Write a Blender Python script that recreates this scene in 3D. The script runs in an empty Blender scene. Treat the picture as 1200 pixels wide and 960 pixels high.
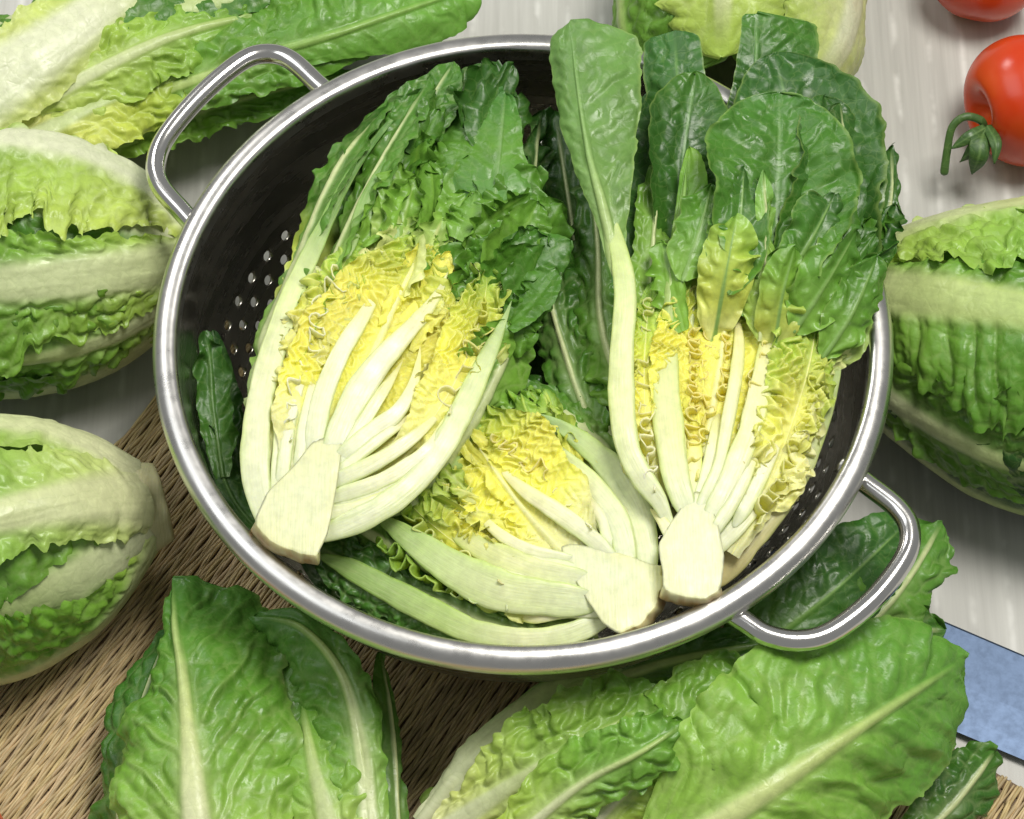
import bpy, bmesh, math, random
import numpy as np
from mathutils import Vector, Matrix

# ------------------------------------------------------------------ camera, world, lamps
R = math.radians
SC = bpy.context.scene
COL = SC.collection
CM = 0.01                                   # everything below is written in centimetres
PXCM = 31.3                                 # picture pixels (1200 wide) per cm at the rim
ELEV = R(60.5)
DIST = 112.0
RIMZ = 10.5
UPV = np.array([0, math.sin(ELEV), math.cos(ELEV)])
BACK = np.array([0, -math.cos(ELEV), math.sin(ELEV)])
TGT = np.array([0, 0, RIMZ]) + np.array([-13 / PXCM, 0, 0]) - UPV * (92 / PXCM)
CAMPOS = TGT + BACK * DIST
FOV = 2 * math.atan(600 / PXCM / DIST)

cam_d = bpy.data.cameras.new('camera')
cam = bpy.data.objects.new('camera', cam_d)
COL.objects.link(cam)
cam.location = Vector(CAMPOS) * CM
cam.rotation_euler = (math.pi / 2 - ELEV, 0, 0)
cam_d.sensor_fit = 'HORIZONTAL'
cam_d.angle = FOV
cam_d.clip_start = 0.02
cam_d.clip_end = 20
SC.camera = cam

w = bpy.data.worlds.new('World'); SC.world = w; w.use_nodes = True
bg = w.node_tree.nodes['Background']
bg.inputs['Color'].default_value = (0.97, 0.98, 0.97, 1); bg.inputs['Strength'].default_value = 0.28

def area(name, loc, target, size, power, color=(1, 1, 1), sy=None):
    d = bpy.data.lights.new(name, 'AREA'); d.energy = power; d.color = color
    d.shape = 'RECTANGLE'; d.size = size * CM; d.size_y = (sy or size) * CM
    o = bpy.data.objects.new(name, d); COL.objects.link(o)
    o.location = Vector(loc) * CM
    o.rotation_euler = (Vector(target) - Vector(loc)).to_track_quat('-Z', 'Y').to_euler()
    return o
area('key_softbox', (42, 20, 155), (0, -2, 5), 55, 21.5, (1.0, 0.97, 0.91))
area('added_sheen_light', (-70, 92, 112), (0, 0, 8), 34, 4.5, (1.0, 0.98, 0.95))  # weak lamp added from behind to give the leaves a sheen
area('fill_softbox', (-90, 10, 150), (0, 0, 5), 90, 5.5, (0.95, 0.98, 1.0))

SC.view_settings.view_transform = 'Standard'
SC.view_settings.look = 'None'
SC.view_settings.exposure = 0.0
SC.view_settings.gamma = 1.0
SC.render.engine = 'CYCLES'
SC.cycles.use_denoising = True
SC.cycles.max_bounces = 8

def P(px, py, z):
    """place in cm where the sight line of a picture point meets the level z"""
    dx = (px - 600) / PXCM / DIST; dy = (480 - py) / PXCM / DIST
    d = -BACK + np.array([1.0, 0, 0]) * dx + UPV * dy
    t = (z - CAMPOS[2]) / d[2]
    return CAMPOS + d * t

# ------------------------------------------------------------------ small numeric tools
def lin(c):
    c = np.array(c, float) / 255.0
    return np.where(c <= 0.04045, c / 12.92, ((c + 0.055) / 1.055) ** 2.4)

def _hash(xi, yi, seed):
    x = xi.astype(np.int64).astype(np.uint32); y = yi.astype(np.int64).astype(np.uint32)
    h = x * np.uint32(374761393) + y * np.uint32(668265263) + np.uint32((seed * 362437 + 974711) & 0xffffffff)
    h = (h ^ (h >> np.uint32(13))) * np.uint32(1274126177)
    h = (h ^ (h >> np.uint32(15))) * np.uint32(2246822519)
    h = h ^ (h >> np.uint32(16))
    return h.astype(np.float64) / 4294967295.0

def vnoise(x, y, seed=0):
    x, y = np.broadcast_arrays(np.asarray(x, float), np.asarray(y, float))
    xi = np.floor(x); yi = np.floor(y); fx = x - xi; fy = y - yi
    fx = fx * fx * fx * (fx * (fx * 6 - 15) + 10); fy = fy * fy * fy * (fy * (fy * 6 - 15) + 10)
    a = _hash(xi, yi, seed); b = _hash(xi + 1, yi, seed); c = _hash(xi, yi + 1, seed); d = _hash(xi + 1, yi + 1, seed)
    return ((a * (1 - fx) + b * fx) * (1 - fy) + (c * (1 - fx) + d * fx) * fy) * 2 - 1

def fbm(x, y, seed=0, o=3):
    r = 0; a = 1; s = 0
    for k in range(o):
        r = r + a * vnoise(np.asarray(x) * 2 ** k, np.asarray(y) * 2 ** k, seed + 17 * k); s += a; a *= 0.5
    return r / s

def worley(x, y, seed=0):
    xi = np.floor(x); yi = np.floor(y)
    f1 = np.full(x.shape, 9.0); f2 = np.full(x.shape, 9.0)
    for i in (-1, 0, 1):
        for j in (-1, 0, 1):
            cx = xi + i; cy = yi + j
            d = np.hypot(cx + 0.12 + 0.76 * _hash(cx, cy, seed) - x, cy + 0.12 + 0.76 * _hash(cx, cy, seed + 5) - y)
            n1 = np.minimum(f1, d); f2 = np.minimum(np.maximum(f1, d), f2); f1 = n1
    return f1, f2

def sst(a, b, x):
    t = np.clip((x - a) / (b - a), 0, 1); return t * t * (3 - 2 * t)

def prof(p, u):
    """scalar, list of values or list of (u, value) -> array over u"""
    if np.isscalar(p): return np.full(u.shape, float(p))
    if np.isscalar(p[0]): xs = np.linspace(0, 1, len(p)); ys = np.array(p, float)
    else: xs = np.array([q[0] for q in p], float); ys = np.array([q[1] for q in p], float)
    m = np.zeros(len(xs)); dd = np.diff(ys) / np.diff(xs)
    m[0] = dd[0]; m[-1] = dd[-1]
    for k in range(1, len(xs) - 1): m[k] = 0 if dd[k - 1] * dd[k] <= 0 else 2 * dd[k - 1] * dd[k] / (dd[k - 1] + dd[k])
    i = np.clip(np.searchsorted(xs, u) - 1, 0, len(xs) - 2); h = xs[i + 1] - xs[i]; t = np.clip((u - xs[i]) / h, 0, 1)
    return ((2 * t**3 - 3 * t**2 + 1) * ys[i] + (t**3 - 2 * t**2 + t) * h * m[i] + (-2 * t**3 + 3 * t**2) * ys[i + 1] + (t**3 - t**2) * h * m[i + 1])

def cgrad(g, u):
    """list of colours, or (u, colour) -> array (n,3), linear"""
    if len(g) == 3 and np.isscalar(g[0]): return np.tile(lin(g), (len(u), 1))
    if np.isscalar(g[0][0]) and len(g[0]) == 3: xs = np.linspace(0, 1, len(g)); cs = np.array([lin(c) for c in g])
    else: xs = np.array([q[0] for q in g]); cs = np.array([lin(q[1]) for q in g])
    return np.stack([np.interp(u, xs, cs[:, k]) for k in range(3)], 1)

def curve(pts, n):
    """Catmull-Rom through 3D points, evenly resampled"""
    p = np.array(pts, float)
    if len(p) == 2: p = np.array([p[0], (p[0] + p[1]) / 2, p[1]])
    q = np.vstack([2 * p[0] - p[1], p, 2 * p[-1] - p[-2]])
    out = []
    for i in range(1, len(q) - 2):
        t = np.linspace(0, 1, 40, endpoint=False)[:, None]
        a, b, c, d = q[i - 1], q[i], q[i + 1], q[i + 2]
        out.append(0.5 * (2 * b + (c - a) * t + (2 * a - 5 * b + 4 * c - d) * t**2 + (3 * b - a - 3 * c + d) * t**3))
    out = np.vstack(out + [p[-1:]])
    s = np.r_[0, np.cumsum(np.linalg.norm(np.diff(out, axis=0), axis=1))]
    x = np.linspace(0, s[-1], n)
    return np.stack([np.interp(x, s, out[:, k]) for k in range(3)], 1), s[-1]

def spine3(pts, z):
    """picture points + heights -> 3D points"""
    n = len(pts)
    if len(pts[0]) == 3: return [P(*p) for p in pts]
    zz = [z] * n if np.isscalar(z) else np.interp(np.linspace(0, 1, n), np.linspace(0, 1, len(z)), z)
    return [P(p[0], p[1], zz[i]) for i, p in enumerate(pts)]

def norm(a): return a / np.maximum(np.linalg.norm(a, axis=-1, keepdims=True), 1e-9)

# ------------------------------------------------------------------ making objects
def new_obj(name, verts, faces, mat, parent=None, cols=None, uvs=None, smooth=True, solid=0.0):
    """verts in cm, world; linked as ONE mesh object, child of parent (an Empty without rotation) when given"""
    v = np.asarray(verts, float)
    org = np.zeros(3)
    if parent is not None:
        o_ = parent
        while o_ is not None:
            org = org + np.array(o_.location) / CM; o_ = o_.parent
    else:
        org = np.array([(v[:, 0].min() + v[:, 0].max()) / 2, (v[:, 1].min() + v[:, 1].max()) / 2, v[:, 2].min()])
    me = bpy.data.meshes.new(name)
    me.from_pydata(((v - org) * CM).tolist(), [], faces if isinstance(faces, list) else faces.tolist())
    if smooth: me.polygons.foreach_set('use_smooth', np.ones(len(me.polygons), bool))
    if cols is not None:
        a = me.color_attributes.new('Col', 'FLOAT_COLOR', 'POINT')
        a.data.foreach_set('color', np.c_[np.clip(cols, 0, 1), np.ones(len(cols))].astype(np.float32).ravel())
    if uvs is not None:
        uvl = me.uv_layers.new(name='UVMap')
        li = np.zeros(len(me.loops), np.int32); me.loops.foreach_get('vertex_index', li)
        uvl.data.foreach_set('uv', uvs[li].astype(np.float32).ravel())
    me.materials.append(mat)
    me.update()
    o = bpy.data.objects.new(name, me); COL.objects.link(o)
    if parent is not None: o.parent = parent
    else: o.location = Vector(org) * CM
    if solid:
        m = o.modifiers.new('thickness', 'SOLIDIFY'); m.thickness = solid * CM; m.offset = 0
    return o

def thing(name, label, cat, loc, group=None):
    o = bpy.data.objects.new(name, None); COL.objects.link(o)
    o.empty_display_size = 0.01
    o.location = Vector(loc) * CM; o['label'] = label; o['category'] = cat
    if group: o['group'] = group
    return o

def tag(o, label, cat, group=None):
    o['label'] = label; o['category'] = cat
    if group: o['group'] = group
    return o

def grid_faces(a, b, wrap=False):
    i = np.arange(a * b).reshape(a, b)
    if wrap:
        j = np.roll(i, -1, axis=1)
        return np.stack([i[:-1], j[:-1], j[1:], i[1:]], -1).reshape(-1, 4)
    return np.stack([i[:-1, :-1], i[:-1, 1:], i[1:, 1:], i[1:, :-1]], -1).reshape(-1, 4)

# ------------------------------------------------------------------ materials
def mat_new(name):
    m = bpy.data.materials.new(name); m.use_nodes = True
    nt = m.node_tree; nt.nodes.clear()
    out = nt.nodes.new('ShaderNodeOutputMaterial')
    def N(t, **kw):
        n = nt.nodes.new('ShaderNode' + t)
        for k, v in kw.items():
            if k.startswith('_'): setattr(n, k[1:], v)
            else: n.inputs[k].default_value = v
        return n
    def Lk(a, b): nt.links.new(a, b)
    return m, nt, out, N, Lk

def leaf_material(name, rough, trans, bump, cell, coat=0.0, sss=0.0, fibre=False, gloss=0.5, srad=(1.0, 0.9, 0.45)):
    m, nt, out, N, Lk = mat_new(name)
    at = N('Attribute', _attribute_name='Col')
    uv = N('UVMap')
    nz = N('TexNoise', Scale=2.2, Detail=5.0, Roughness=0.6); Lk(uv.outputs['UV'], nz.inputs['Vector'])
    mr = N('MapRange'); mr.inputs['From Min'].default_value = 0.3; mr.inputs['From Max'].default_value = 0.7
    mr.inputs['To Min'].default_value = 0.88; mr.inputs['To Max'].default_value = 1.1
    Lk(nz.outputs['Fac'], mr.inputs['Value'])
    mul = N('Vector' + 'Math', _operation='SCALE'); Lk(at.outputs['Color'], mul.inputs[0]); Lk(mr.outputs['Result'], mul.inputs['Scale'])
    if fibre:
        mp = N('Mapping'); mp.inputs['Scale'].default_value = (14.0, 0.9, 1); Lk(uv.outputs['UV'], mp.inputs['Vector'])
        h = N('TexNoise', Scale=1.0, Detail=3.0); Lk(mp.outputs['Vector'], h.inputs['Vector']); hout = h.outputs['Fac']
        # a few small brown specks, and pale lengthwise fibres
        sp = N('TexVoronoi', Scale=0.75, Randomness=1.0); Lk(uv.outputs['UV'], sp.inputs['Vector'])
        sm_ = N('MapRange'); sm_.inputs['From Min'].default_value = 0.016; sm_.inputs['From Max'].default_value = 0.034
        sm_.inputs['To Min'].default_value = 0.65; sm_.inputs['To Max'].default_value = 0.0; Lk(sp.outputs['Distance'], sm_.inputs['Value'])
        fm = N('MapRange'); fm.inputs['From Min'].default_value = 0.45; fm.inputs['From Max'].default_value = 0.75; fm.inputs['To Max'].default_value = 0.35
        Lk(hout, fm.inputs['Value'])
        m1 = N('Mix', _data_type='RGBA'); Lk(fm.outputs['Result'], m1.inputs['Factor']); Lk(mul.outputs['Vector'], m1.inputs['A']); m1.inputs['B'].default_value = (0.50, 0.56, 0.27, 1)
        m2 = N('Mix', _data_type='RGBA'); Lk(sm_.outputs['Result'], m2.inputs['Factor']); Lk(m1.outputs['Result'], m2.inputs['A']); m2.inputs['B'].default_value = (0.16, 0.10, 0.04, 1)
        mul = m2
    else:
        vo = N('TexVoronoi', _feature='DISTANCE_TO_EDGE', Scale=cell, Randomness=1.0)
        wn = N('TexNoise', Scale=3.0, Detail=2.0); Lk(uv.outputs['UV'], wn.inputs['Vector'])
        ad = N('VectorMath', _operation='MULTIPLY_ADD'); Lk(wn.outputs['Color'], ad.inputs[0]); ad.inputs[1].default_value = (0.35, 0.35, 0.0); Lk(uv.outputs['UV'], ad.inputs[2])
        Lk(ad.outputs['Vector'], vo.inputs['Vector'])
        sm = N('MapRange', _interpolation_type='SMOOTHSTEP'); sm.inputs['From Max'].default_value = 0.22
        Lk(vo.outputs['Distance'], sm.inputs['Value'])
        # veins of the leaf are a touch paler than the blade
        mx = N('Mix', _data_type='RGBA'); mx.inputs['B'].default_value = (0.30, 0.42, 0.13, 1)
        vm = N('MapRange'); vm.inputs['From Max'].default_value = 0.05; vm.inputs['To Min'].default_value = 0.16; vm.inputs['To Max'].default_value = 0.0
        Lk(vo.outputs['Distance'], vm.inputs['Value']); Lk(vm.outputs['Result'], mx.inputs['Factor']); Lk(mul.outputs['Vector'], mx.inputs['A'])
        mul = mx
        ns = N('TexNoise', Scale=11.0, Detail=4.0); Lk(uv.outputs['UV'], ns.inputs['Vector'])
        mth = N('Math', _operation='MULTIPLY_ADD'); Lk(ns.outputs['Fac'], mth.inputs[0]); mth.inputs[1].default_value = 0.7; Lk(sm.outputs['Result'], mth.inputs[2])
        hout = mth.outputs['Value']
    cout = mul.outputs['Result']
    bp = N('Bump', Strength=bump, Distance=0.0006); Lk(hout, bp.inputs['Height'])
    pr = N('BsdfPrincipled', Roughness=rough)
    pr.inputs['Specular IOR Level'].default_value = gloss
    Lk(cout, pr.inputs['Base Color']); Lk(bp.outputs['Normal'], pr.inputs['Normal'])
    if coat: pr.inputs['Coat Weight'].default_value = coat; pr.inputs['Coat Roughness'].default_value = 0.18
    if sss:
        pr.inputs['Subsurface Weight'].default_value = sss; pr.inputs['Subsurface Radius'].default_value = srad; pr.inputs['Subsurface Scale'].default_value = 0.004
    rn = N('TexNoise', Scale=1.3, Detail=3.0); Lk(uv.outputs['UV'], rn.inputs['Vector'])
    rr = N('MapRange'); rr.inputs['From Min'].default_value = 0.3; rr.inputs['From Max'].default_value = 0.7
    rr.inputs['To Min'].default_value = rough - 0.09; rr.inputs['To Max'].default_value = rough + 0.14
    Lk(rn.outputs['Fac'], rr.inputs['Value']); Lk(rr.outputs['Result'], pr.inputs['Roughness'])
    if trans:
        tr = N('BsdfTranslucent'); Lk(cout, tr.inputs['Color']); Lk(bp.outputs['Normal'], tr.inputs['Normal'])
        ms = N('MixShader'); ms.inputs['Fac'].default_value = trans
        Lk(pr.outputs['BSDF'], ms.inputs[1]); Lk(tr.outputs['BSDF'], ms.inputs[2]); Lk(ms.outputs['Shader'], out.inputs['Surface'])
    else: Lk(pr.outputs['BSDF'], out.inputs['Surface'])
    return m

M_LEAF = leaf_material('lettuce_leaf', 0.36, 0.14, 0.12, 2.2, gloss=0.45)
M_HEART = leaf_material('lettuce_heart_leaf', 0.44, 0.08, 0.10, 3.0, gloss=0.35, sss=0.45, srad=(1.0, 0.85, 0.3))
M_RIB = leaf_material('lettuce_rib', 0.36, 0.0, 0.25, 3.0, sss=0.35, fibre=True)
M_CORE = leaf_material('lettuce_core', 0.42, 0.0, 0.35, 6.0, sss=0.35, fibre=True)

# colours of the plants (as in daylight)
WHITE = (218, 224, 188); CREAM = (228, 228, 172); PALE = (212, 222, 162); PGREEN = (180, 204, 122)
YEL = (245, 240, 108); PYEL = (244, 242, 160); LIME = (178, 204, 84); LGREEN = (134, 180, 68)
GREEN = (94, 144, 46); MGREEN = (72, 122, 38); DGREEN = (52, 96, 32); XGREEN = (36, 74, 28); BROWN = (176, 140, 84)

# ------------------------------------------------------------------ leaf builder
SEED = [1]
CAMUP = norm(np.array([0, -0.42, 0.9]))
def leaf(parent, pts, wl, wr=None, z=11.0, up=None, roll=0, curl=0, curl_l=None, flare=0, ruf=(0.0, 6, 2.0), bul=(0.0, 0.5),
         vein=(0.0, 9), rib=0.0, ribh=0.12, c_rib=PALE, c_in=GREEN, c_edge=None, nu=90, nv=22, tip=0.25, base=0.0, tooth=0.05,
         mat=None, name='leaf', p3=None, seed=None, crimp=None, pil=0.0, wrk=0.05, vs=0.75, wave=0.15, solid=0.0, mott=0.2, vcol=0.3, rib_end=0.9, wcm=False, rim=0.0):
    SEED[0] += 1
    sd = SEED[0] if seed is None else seed
    u = np.linspace(0, 1, nu)
    C, L = curve(p3 if p3 is not None else spine3(pts, z), nu)
    T = norm(np.gradient(C, axis=0))
    U = np.tile(CAMUP, (nu, 1)) if up is None else (np.tile(np.array(up, float), (nu, 1)) if np.ndim(up) == 1 else np.array(up, float))
    Nn = norm(U - (U * T).sum(1, keepdims=True) * T)
    S = np.cross(T, Nn)
    rl = np.radians(prof(roll, u))[:, None]
    Nn, S = Nn * np.cos(rl) + S * np.sin(rl), S * np.cos(rl) - Nn * np.sin(rl)
    k = 1.0 if wcm else 1 / PXCM
    Wl = prof(wl, u) * k; Wr = (Wl if wr is None else prof(wr, u) * k)
    env = np.ones(nu)
    if tip: m = u > 1 - tip; env[m] *= np.sqrt(np.clip(1 - ((u[m] - 1 + tip) / tip) ** 2, 0.0004, 1))
    if base: m = u < base; env[m] *= np.sqrt(np.clip(1 - ((base - u[m]) / base) ** 2, 0.0004, 1))
    Wl = Wl * env * (1 + tooth * (1.5 * fbm(u * L * 0.55, 3.3, sd, 2) + 1.0 * fbm(u * L * 2.6, 9.1, sd + 3, 2)))
    Wr = Wr * env * (1 + tooth * (1.5 * fbm(u * L * 0.55, 7.7, sd + 1, 2) + 1.0 * fbm(u * L * 2.6, 1.1, sd + 4, 2)))
    cR = np.radians(prof(curl, u)); cL = cR if curl_l is None else np.radians(prof(curl_l, u))
    t = np.linspace(0, 1, nv + 1) ** 0.9
    fl = math.radians(flare)
    def side(W, c, sg):
        th = c[:, None] * t[None] + fl * sst(0.5, 1.0, t)[None]
        th = 0.5 * (th[:, 1:] + th[:, :-1]); dt = np.diff(t)[None] * W[:, None]
        x = np.c_[np.zeros(nu), np.cumsum(np.cos(th) * dt, 1)]; zz = np.c_[np.zeros(nu), np.cumsum(-np.sin(th) * dt, 1)]
        return C[:, None] + sg * S[:, None] * x[..., None] + Nn[:, None] * zz[..., None]
    G = np.concatenate([side(Wl, cL, -1)[:, :0:-1], side(Wr, cR, 1)], 1)
    v = np.r_[-t[:0:-1], t]; tv = np.abs(v)[None] * np.ones((nu, 1))
    A = np.concatenate([-(Wl[:, None] * t[None])[:, :0:-1], Wr[:, None] * t[None]], 1)        # signed distance from midrib
    UL = np.tile((u * L)[:, None], (1, A.shape[1])); aA = np.abs(A)
    wid = np.maximum(np.where(v[None] < 0, Wl[:, None], Wr[:, None]), 1e-3)
    sg = np.where(v < 0, 0.0, 31.7)[None]
    def normals():
        return norm(np.cross(np.gradient(G, axis=1), np.gradient(G, axis=0)))
    rhw = np.maximum(prof(rib, u) * k, 1e-4)[:, None] if not (np.isscalar(rib) and rib == 0) else None
    ribm = 0 if rhw is None else sst(1.25, 0.6, aA / rhw) * sst(1.0, rib_end - 0.1, u)[:, None]
    d = wave * fbm(UL * 0.35 + sg, A * 0.35, sd + 11, 2) * sst(0, 0.4, tv)
    ra, rf, rp = ruf
    if ra:
        ph = 2 * np.pi * rf * u[:, None] + 5.5 * fbm(UL * 0.75 + sg, tv * 0.7, sd + 21, 2) + sg * 0.7
        md = np.clip(0.6 + 1.1 * fbm(UL * 0.6 + sg, 0.0 * tv, sd + 22, 2), 0.05, 2)
        ee = sst(0.0, 0.15, u)[:, None]
        d = d + ra * md * ee * tv ** rp * (np.sin(ph) + 0.3 * np.sin(1.7 * ph + 1.0 + 2 * tv))
    G = G + normals() * d[..., None]
    d2 = np.zeros_like(A)
    crease = np.zeros_like(A)
    fade = sst(0, 0.25, tv + 0.0) if rhw is None else sst(0.0, 0.45, aA - 0.75 * rhw)
    if bul[0]:
        wx = A / bul[1] + 0.5 * fbm(A * 1.2 + sg, UL * 1.2, sd + 31, 2); wy = UL / bul[1] * 0.8 - aA * 0.5 / bul[1] + 0.5 * fbm(A * 1.2, UL * 1.2 + sg, sd + 32, 2)
        f1, f2 = worley(wx, wy, sd + 33)
        h = sst(0.0, 0.6, f2 - f1)
        amp = 0.55 + 0.9 * (0.5 + 0.5 * fbm(A * 0.6 + sg, UL * 0.6, sd + 34, 2))
        d2 += bul[0] * amp * (h - 0.5) * fade
        wx2 = wx * 2.3; wy2 = wy * 2.3
        g1, g2 = worley(wx2, wy2, sd + 35)
        d2 += 0.14 * bul[0] * (sst(0, 0.6, g2 - g1) - 0.5) * fade
        crease = np.maximum(crease, (1 - sst(0.0, 0.22, f2 - f1)) * fade * 0.8)
    if vein[0]:
        q = u[:, None] * vein[1] - (tv ** 0.85) * wid / L * vein[1] * vs + 0.35 * fbm(UL * 0.5 + sg, A * 0.4, sd + 41, 2) + sg * 0.013
        fr = np.abs(q - np.floor(q) - 0.5) * 2                      # 1 on the vein
        rg = sst(0.72, 1.0, fr)
        d2 += vein[0] * (rg - 0.35 * fr) * sst(1.05, 0.55, tv) * fade
        hv = 0.55 + 0.9 * (0.5 + 0.5 * fbm(UL * 0.6 + sg, A * 0.6, sd + 43, 2))
        d2 += pil * hv * (np.sqrt(np.clip(1 - fr ** 2, 0, 1)) - 0.6) * fade * sst(1.1, 0.6, tv)
        d2 += wrk * fbm(q * 2.3 + sg, A * 0.55, sd + 44, 3) * fade * 1.6
        crease = np.maximum(crease, sst(0.84, 1.0, fr) * sst(1.0, 0.5, tv) * (0.4 + 0.6 * fade))
    if rhw is not None:
        d2 += ribh * np.clip(1 - (aA / (1.3 * rhw)) ** 2, 0, 1) * sst(1.0, 0.75, u)[:, None] + 0.02 * ribm * fbm(A * 5 + sg, UL * 0.35, sd + 81, 2)
    if crimp:
        ca, cl, cm_, cw = crimp                                 # height, spacing across, meander, meander length (cm)
        me = cm_ * (0.5 + 1.0 * (0.5 + 0.5 * fbm(A * 0.9 + sg, UL * 0.9, sd + 71, 2)))
        pz = 2 * np.pi * UL / cw + 3.0 * fbm(UL * 0.7 + sg, A * 0.9, sd + 72, 2)
        qx = (A + me * (np.sin(pz) + 0.3 * np.sin(2.2 * pz + 1))) / cl + 1.1 * fbm(A * 0.8 + sg, UL * 0.5, sd + 73, 2)
        fr = np.abs(qx - np.floor(qx) - 0.5) * 2
        hg = 0.5 + 0.7 * (0.5 + 0.5 * fbm(A * 1.1 + sg, UL * 1.1, sd + 74, 2))
        ridge = sst(0.25, 0.95, fr)
        cz = sst(-0.35, 0.25, fbm(A * 0.35 + sg, UL * 0.3, sd + 75, 2)); hg = hg * (0.25 + 0.75 * cz)
        d2 += ca * hg * (ridge + 0.35 * np.sin(pz * 2 + 6 * qx) * 0.3) * fade * sst(0.12, 0.45, u)[:, None]
        crease = np.maximum(crease * 0.3, sst(0.6, 1.0, fr) * fade * 1.2)
    d2 += 0.018 * fbm(A * 1.6 + sg, UL * 1.6, sd + 51, 3)
    G = G + normals() * d2[..., None]
    ci = cgrad(c_in, u)[:, None]; ce = ci if c_edge is None else cgrad(c_edge, u)[:, None]
    mixe = np.clip(tv ** 1.6 + 0.25 * fbm(A * 0.9, UL * 0.9, sd + 61, 2), 0, 1)[..., None]
    col = ci * (1 - mixe) + ce * mixe
    col = col * (1 + mott * fbm(A * 0.8 + sg, UL * 0.8, sd + 62, 3))[..., None]
    cr = cgrad(c_rib, u)[:, None]
    if rim: em = (rim * sst(0.93, 0.985, tv))[..., None]; col = col * (1 - em) + (0.5 * ce + 0.5 * lin((176, 200, 110))) * em
    cm = (crease * vcol)[..., None]; col = col * (1 - cm) + (0.6 * cr + 0.4 * ci) * cm
    if rhw is not None:
        halo = (0.5 * sst(0.55, 0.0, aA - 0.9 * rhw) * sst(0.95, 0.4, u)[:, None] * np.clip(rhw * 6, 0, 1))[..., None]
        col = col * (1 - halo) + (0.6 * cr + 0.4 * ci) * halo
        col = col * (1 - ribm[..., None]) + cr * ribm[..., None]
    nc = A.shape[1]
    uvs = np.stack([A + 40 * (sd % 7), UL], -1).reshape(-1, 2)
    return new_obj(name, G.reshape(-1, 3), grid_faces(nu, nc), mat or M_LEAF, parent, col.reshape(-1, 3), uvs, solid=solid)

def strip(parent, pts, hw, z=11.0, thick=0.35, up=None, cols=(WHITE, PALE), edge=None, flat=0.2, n=60, name='rib', mat=None, roll=0, bumpy=0.02, tip=0.3, base=0.16, nr=18, sink=0.42, sink0=0.14, drop=0.2, ext=20):
    """a solid rib: tapered, flattened section along a path"""
    SEED[0] += 1; sd = SEED[0]
    u = np.linspace(0, 1, n)
    p3 = spine3(pts, z)
    if ext: p3 = [p3[0] - norm(p3[1] - p3[0]) * ext / PXCM] + p3
    C, L = curve(p3, n)
    C = C - CAMUP * drop
    T = norm(np.gradient(C, axis=0)); U = np.tile(CAMUP if up is None else np.array(up, float), (n, 1))
    Nn = norm(U - (U * T).sum(1, keepdims=True) * T); S = np.cross(T, Nn)
    rl = np.radians(prof(roll, u))[:, None]
    Nn, S = Nn * np.cos(rl) + S * np.sin(rl), S * np.cos(rl) - Nn * np.sin(rl)
    C = C - Nn * (sink * sst(0.6, 1.0, u) + sink0 * sst(0.16, 0.0, u))[:, None]
    W = 1.12 * prof(hw, u) / PXCM; H = thick * np.clip(W / W.max(), 0.25, 1)
    if tip: e = np.sqrt(np.clip(1 - (np.clip((u - 1 + tip) / tip, 0, 1)) ** 2, 0.01, 1)); W = W * e; H = H * e
    if base: e = np.sqrt(np.clip(1 - (np.clip((base - u) / base, 0, 1)) ** 2, 0.01, 1)); W = W * e; H = H * e
    W = W * (1 + 0.16 * fbm(u * L * 0.9, 0.5, sd, 3))
    a = np.linspace(0, 2 * np.pi, nr, endpoint=False)
    ca = np.sign(np.cos(a)) * np.abs(np.cos(a)) ** 0.8; sa = np.sign(np.sin(a)) * np.abs(np.sin(a)) ** 0.6
    sa = np.where(sa > 0, sa * flat, sa)
    G = C[:, None] + S[:, None] * (W[:, None] * ca[None])[..., None] + Nn[:, None] * (H[:, None] * sa[None])[..., None]
    uu = np.tile((u * L)[:, None], (1, nr)); xx = W[:, None] * np.cos(a)[None]
    G = G + Nn[:, None] * (bumpy * fbm(xx * 9 + 3, uu * 0.6, sd + 2, 2) * (np.sin(a)[None] > -0.2))[..., None]
    cc = cgrad(cols, u)[:, None]
    ec = cc * 0.0 + (cgrad(edge, u)[:, None] if edge is not None else cc * np.array([0.80, 0.90, 0.58]))
    m = np.clip(np.abs(np.cos(a))[None] ** 3 + 0.5 * fbm(xx * 5, uu * 0.5, sd + 5, 2), 0, 1)[..., None]
    col = (cc * (1 - m) + ec * m) * (1 + 0.07 * fbm(xx * 3, uu * 0.9, sd + 7, 2))[..., None]
    f = grid_faces(n, nr, True).tolist() + [list(range(nr))[::-1], [(n - 1) * nr + i for i in range(nr)]]
    uvs = np.stack([xx, uu], -1).reshape(-1, 2)
    return new_obj(name, G.reshape(-1, 3), f, mat or M_RIB, parent, col.reshape(-1, 3), uvs)

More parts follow.
